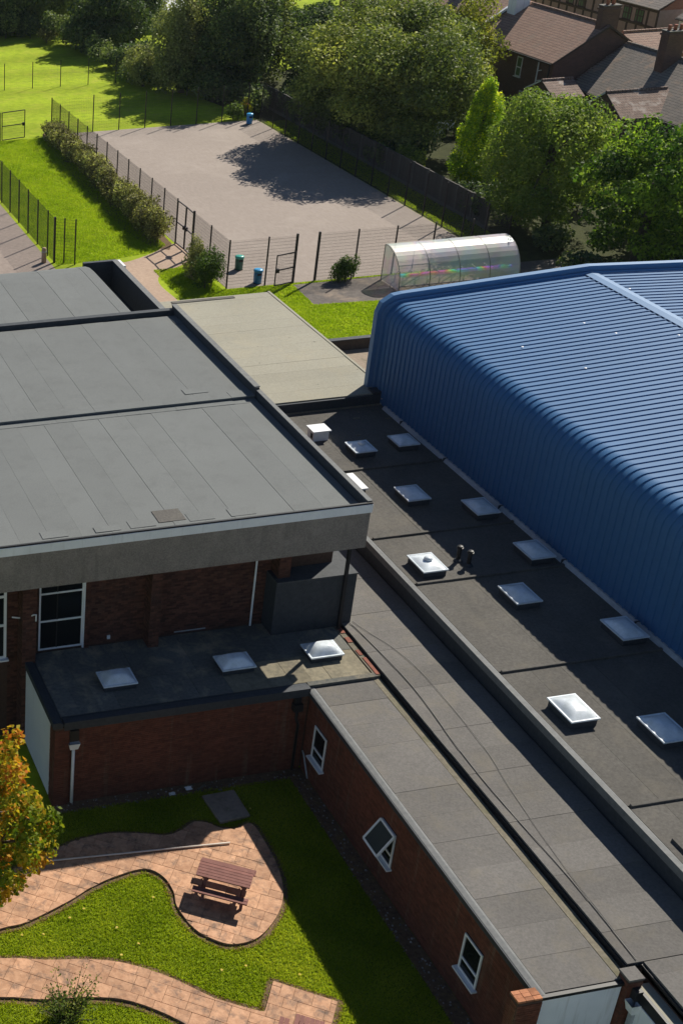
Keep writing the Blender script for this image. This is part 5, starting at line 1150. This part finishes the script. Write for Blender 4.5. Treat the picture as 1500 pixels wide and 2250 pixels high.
# autumn tree in the courtyard
def autumn():
    root = thing('autumn_tree', (7.4, 28.6, 0), 'autumn tree with yellow and orange leaves at lower left', 'tree')
    g = np.random.default_rng(12); bl = crown_blobs((6.9, 28.3, 4.0), (2.15, 2.0, 3.6), 130, (.09, .165), -.97, 12, .12)
    V, T = blob_leaves(bl, 85, .08, .4, .24, minz=.7)
    cz = V.mean(1); T = np.clip(T-.15+.1*np.sin(cz[:, 2]*2.1+cz[:, 0]*1.7)+(cz[:, 2]-4.0)*.06, 0, 1); np_quads('crown', V, T, 'leaf_autumn', root)
    trunk_mesh((7.2, 28.5, 0), (6.9, 28.3, 5.5), .13, [b[0] for b in bl[::9]], 4).build('trunk', 'bark', root, smooth=True)
autumn()
def sapling():
    root = thing('young_shrub', (8.25, 24.9, 0), 'young leafy shrub with upright shoots by lower path', 'shrub')
    g = np.random.default_rng(3); Vs = []; Ts = []; m = MB()
    for k in range(60):
        a = g.uniform(0, 6.28); sp = g.uniform(.1, .7); h = g.uniform(.35, 1.2) if k else 1.75
        b = np.array([8.25+.25*math.cos(a)*g.random(), 24.9+.25*math.sin(a)*g.random(), 0]); t = b+np.array([sp*math.cos(a), sp*math.sin(a), h])
        if k == 0: t = np.array([8.75, 25.15, 1.75])
        if k == 1: t = np.array([9.25, 25.1, 1.35])
        m.tube([b, (b+t)/2+np.array([0, 0, .08]), t], [.016, .011, .004], 5)
        n = 34; u = g.uniform(.2, 1, n)[:, None]; P = b+(t-b)*u+g.normal(size=(n, 3))*.06
        Vs.append(leaf_quads(P, unit(n)+np.array([0, 0, .7]), .04)); Ts.append(np.clip(.5+g.normal()*.2+g.normal(size=n)*.15, 0, 1))
    np_quads('foliage', np.concatenate(Vs), np.concatenate(Ts), 'leaf_mid2', root); m.build('stems', 'bark', root)
mt['leaf_mid2'] = leafmat('leaf_young_shrub', [(0, (.05, .09, .02)), (.5, (.1, .15, .03)), (1, (.26, .27, .06))], .4)
sapling()

# grass blades --------------------------------------------------------
def blades(name, label, P, hmin, hmax, w, mat, tone0=.5):
    n = len(P); a = rng.uniform(0, 6.28, n); h = rng.uniform(hmin, hmax, n); lean = rng.normal(size=(n, 2))*.45*h[:, None]
    d = np.stack([np.cos(a), np.sin(a), np.zeros(n)], 1)*w/2; z = np.zeros(n)
    B = np.concatenate([P, z[:, None]], 1); Tp = np.concatenate([P+lean, h[:, None]], 1); Md = B*.45+Tp*.55; Md[:, :2] -= lean*.15
    V = np.stack([B-d, B+d, Md+d*.8, Tp], 1)
    patch = .12*np.sin(P[:, 0]*.9+1.3*np.cos(P[:, 1]*.7))+.16*np.sin(P[:, 0]*2.3+np.sin(P[:, 1]*1.7)*1.3)*np.cos(P[:, 1]*1.9+P[:, 0]*.6)
    o = np_quads(name, V, np.clip(tone0+patch+rng.normal(size=n)*.17, 0, 1), mat); return tag(o, label, 'grass', kind='stuff')
P = rng.uniform([5.5, 20.5], [18.1, 32.8], (260000, 2)); ok = ~(inpoly(P, PATIO) | inpoly(P, LOW) | inpoly(P, [(15, 32.5), (16.1, 32.55), (16.12, 31.3), (15.1, 31.2)]))
def near(P_, poly, d):
    out = np.full(len(P_), 9.0); c = np.array(resample(poly, .06))
    for i in range(0, len(P_), 8000): out[i:i+8000] = np.sqrt(((P_[i:i+8000, None, :]-c[None])**2).sum(-1)).min(1)
    return out < d
edge = (near(P, PATIO, .12) | near(P, LOW, .13)) & (rng.random(len(P)) < .85)
P = P[ok & ~edge]
blades('lawn_grass', 'short thick green grass of the courtyard lawn', P, .03, .085, .026, 'blade', .56)
Q = rng.uniform([30.4, 62], [45, 75.6], (90000, 2)); ok = ~inpoly(Q, [(37.4, 75.4), (37.2, 72.0), (42.5, 71.6), (55, 72.4), (55, 75.7)]) & ~inpoly(Q, [(30.3, 58), (40, 58), (40, 66), (30.3, 66)])
Q2 = rng.uniform([24.7, 82.5], [32.6, 113], (110000, 2)); Q2 = Q2[~inpoly(Q2, [(27, 79), (27.2, 82.4), (31.4, 83.3), (33.3, 84.9), (33.3, 79)])]
Q3 = rng.uniform([30.2, 74], [33, 80], (9000, 2)); Q3 = Q3[Q3[:, 0] > 29.9]
Q4 = rng.uniform([51.7, 80], [53.9, 113], (20000, 2))
blades('field_grass', 'bright sunlit grass strips between the fences and roofs', np.concatenate([Q[ok], Q2, Q3, Q4]), .04, .11, .05, 'blade_field')
# dandelions and fallen leaves on the lawn
for i, (x, y) in enumerate(((9.4, 28.35), (8.5, 27.9), (12.9, 25.6), (11.0, 27.0), (13.6, 25.6), (16.25, 31.6), (10.4, 26.7), (7.9, 28.0), (12.0, 28.6), (14.9, 25.0), (9.9, 28.6), (10.6, 27.7))):
    n = 10; a = np.arange(n)*.63; P0 = np.stack([x+.02*np.cos(a), y+.02*np.sin(a), np.full(n, .09)], 1)
    o = np_quads('yellow_flower', leaf_quads(P0, np.tile([0, 0, 1.], (n, 1))+unit(n)*.3, .03), rng.random(n), 'flower'); tag(o, 'small yellow flower or leaf dotted on the courtyard lawn', 'flower', 'yellow specks on the lawn')

def dry_edge(poly, n, label):
    c = np.array(grow(poly, .13)); k = rng.integers(0, len(c), n); t = rng.random(n)[:, None]; P_ = c[k]*(1-t)+c[k-1]*t+rng.normal(size=(n, 2))*.045
    blades('dry_grass', label, P_, .02, .06, .03, 'blade_dry', .5)
mt['blade_dry'] = leafmat('dry_grass_blade', [(0, (.12, .07, .03)), (.5, (.3, .19, .07)), (1, (.38, .33, .1))], .35, 1.2)
dry_edge(PATIO, 5200, 'fringe of dry orange grass round the patio edge'); dry_edge(LOW, 4200, 'fringe of dry orange grass along the lower path')

hz = MB().box(-60, 230, -60, 260, -1.2, 31.5).build('haze', 'white'); hm = bpy.data.materials.new('haze_air'); hm.use_nodes = True; hn = hm.node_tree; hn.nodes.remove(hn.nodes['Principled BSDF'])
hv = hn.nodes.new('ShaderNodeVolumePrincipled'); hv.inputs['Density'].default_value = .00006; hv.inputs['Color'].default_value = (.82, .92, 1, 1); hv.inputs['Anisotropy'].default_value = .2
hn.links.new(hv.outputs[0], hn.nodes['Material Output'].inputs['Volume']); hz.data.materials.clear(); hz.data.materials.append(hm); tag(hz, 'thin pale summer haze in the air over the school grounds', 'haze', kind='stuff')
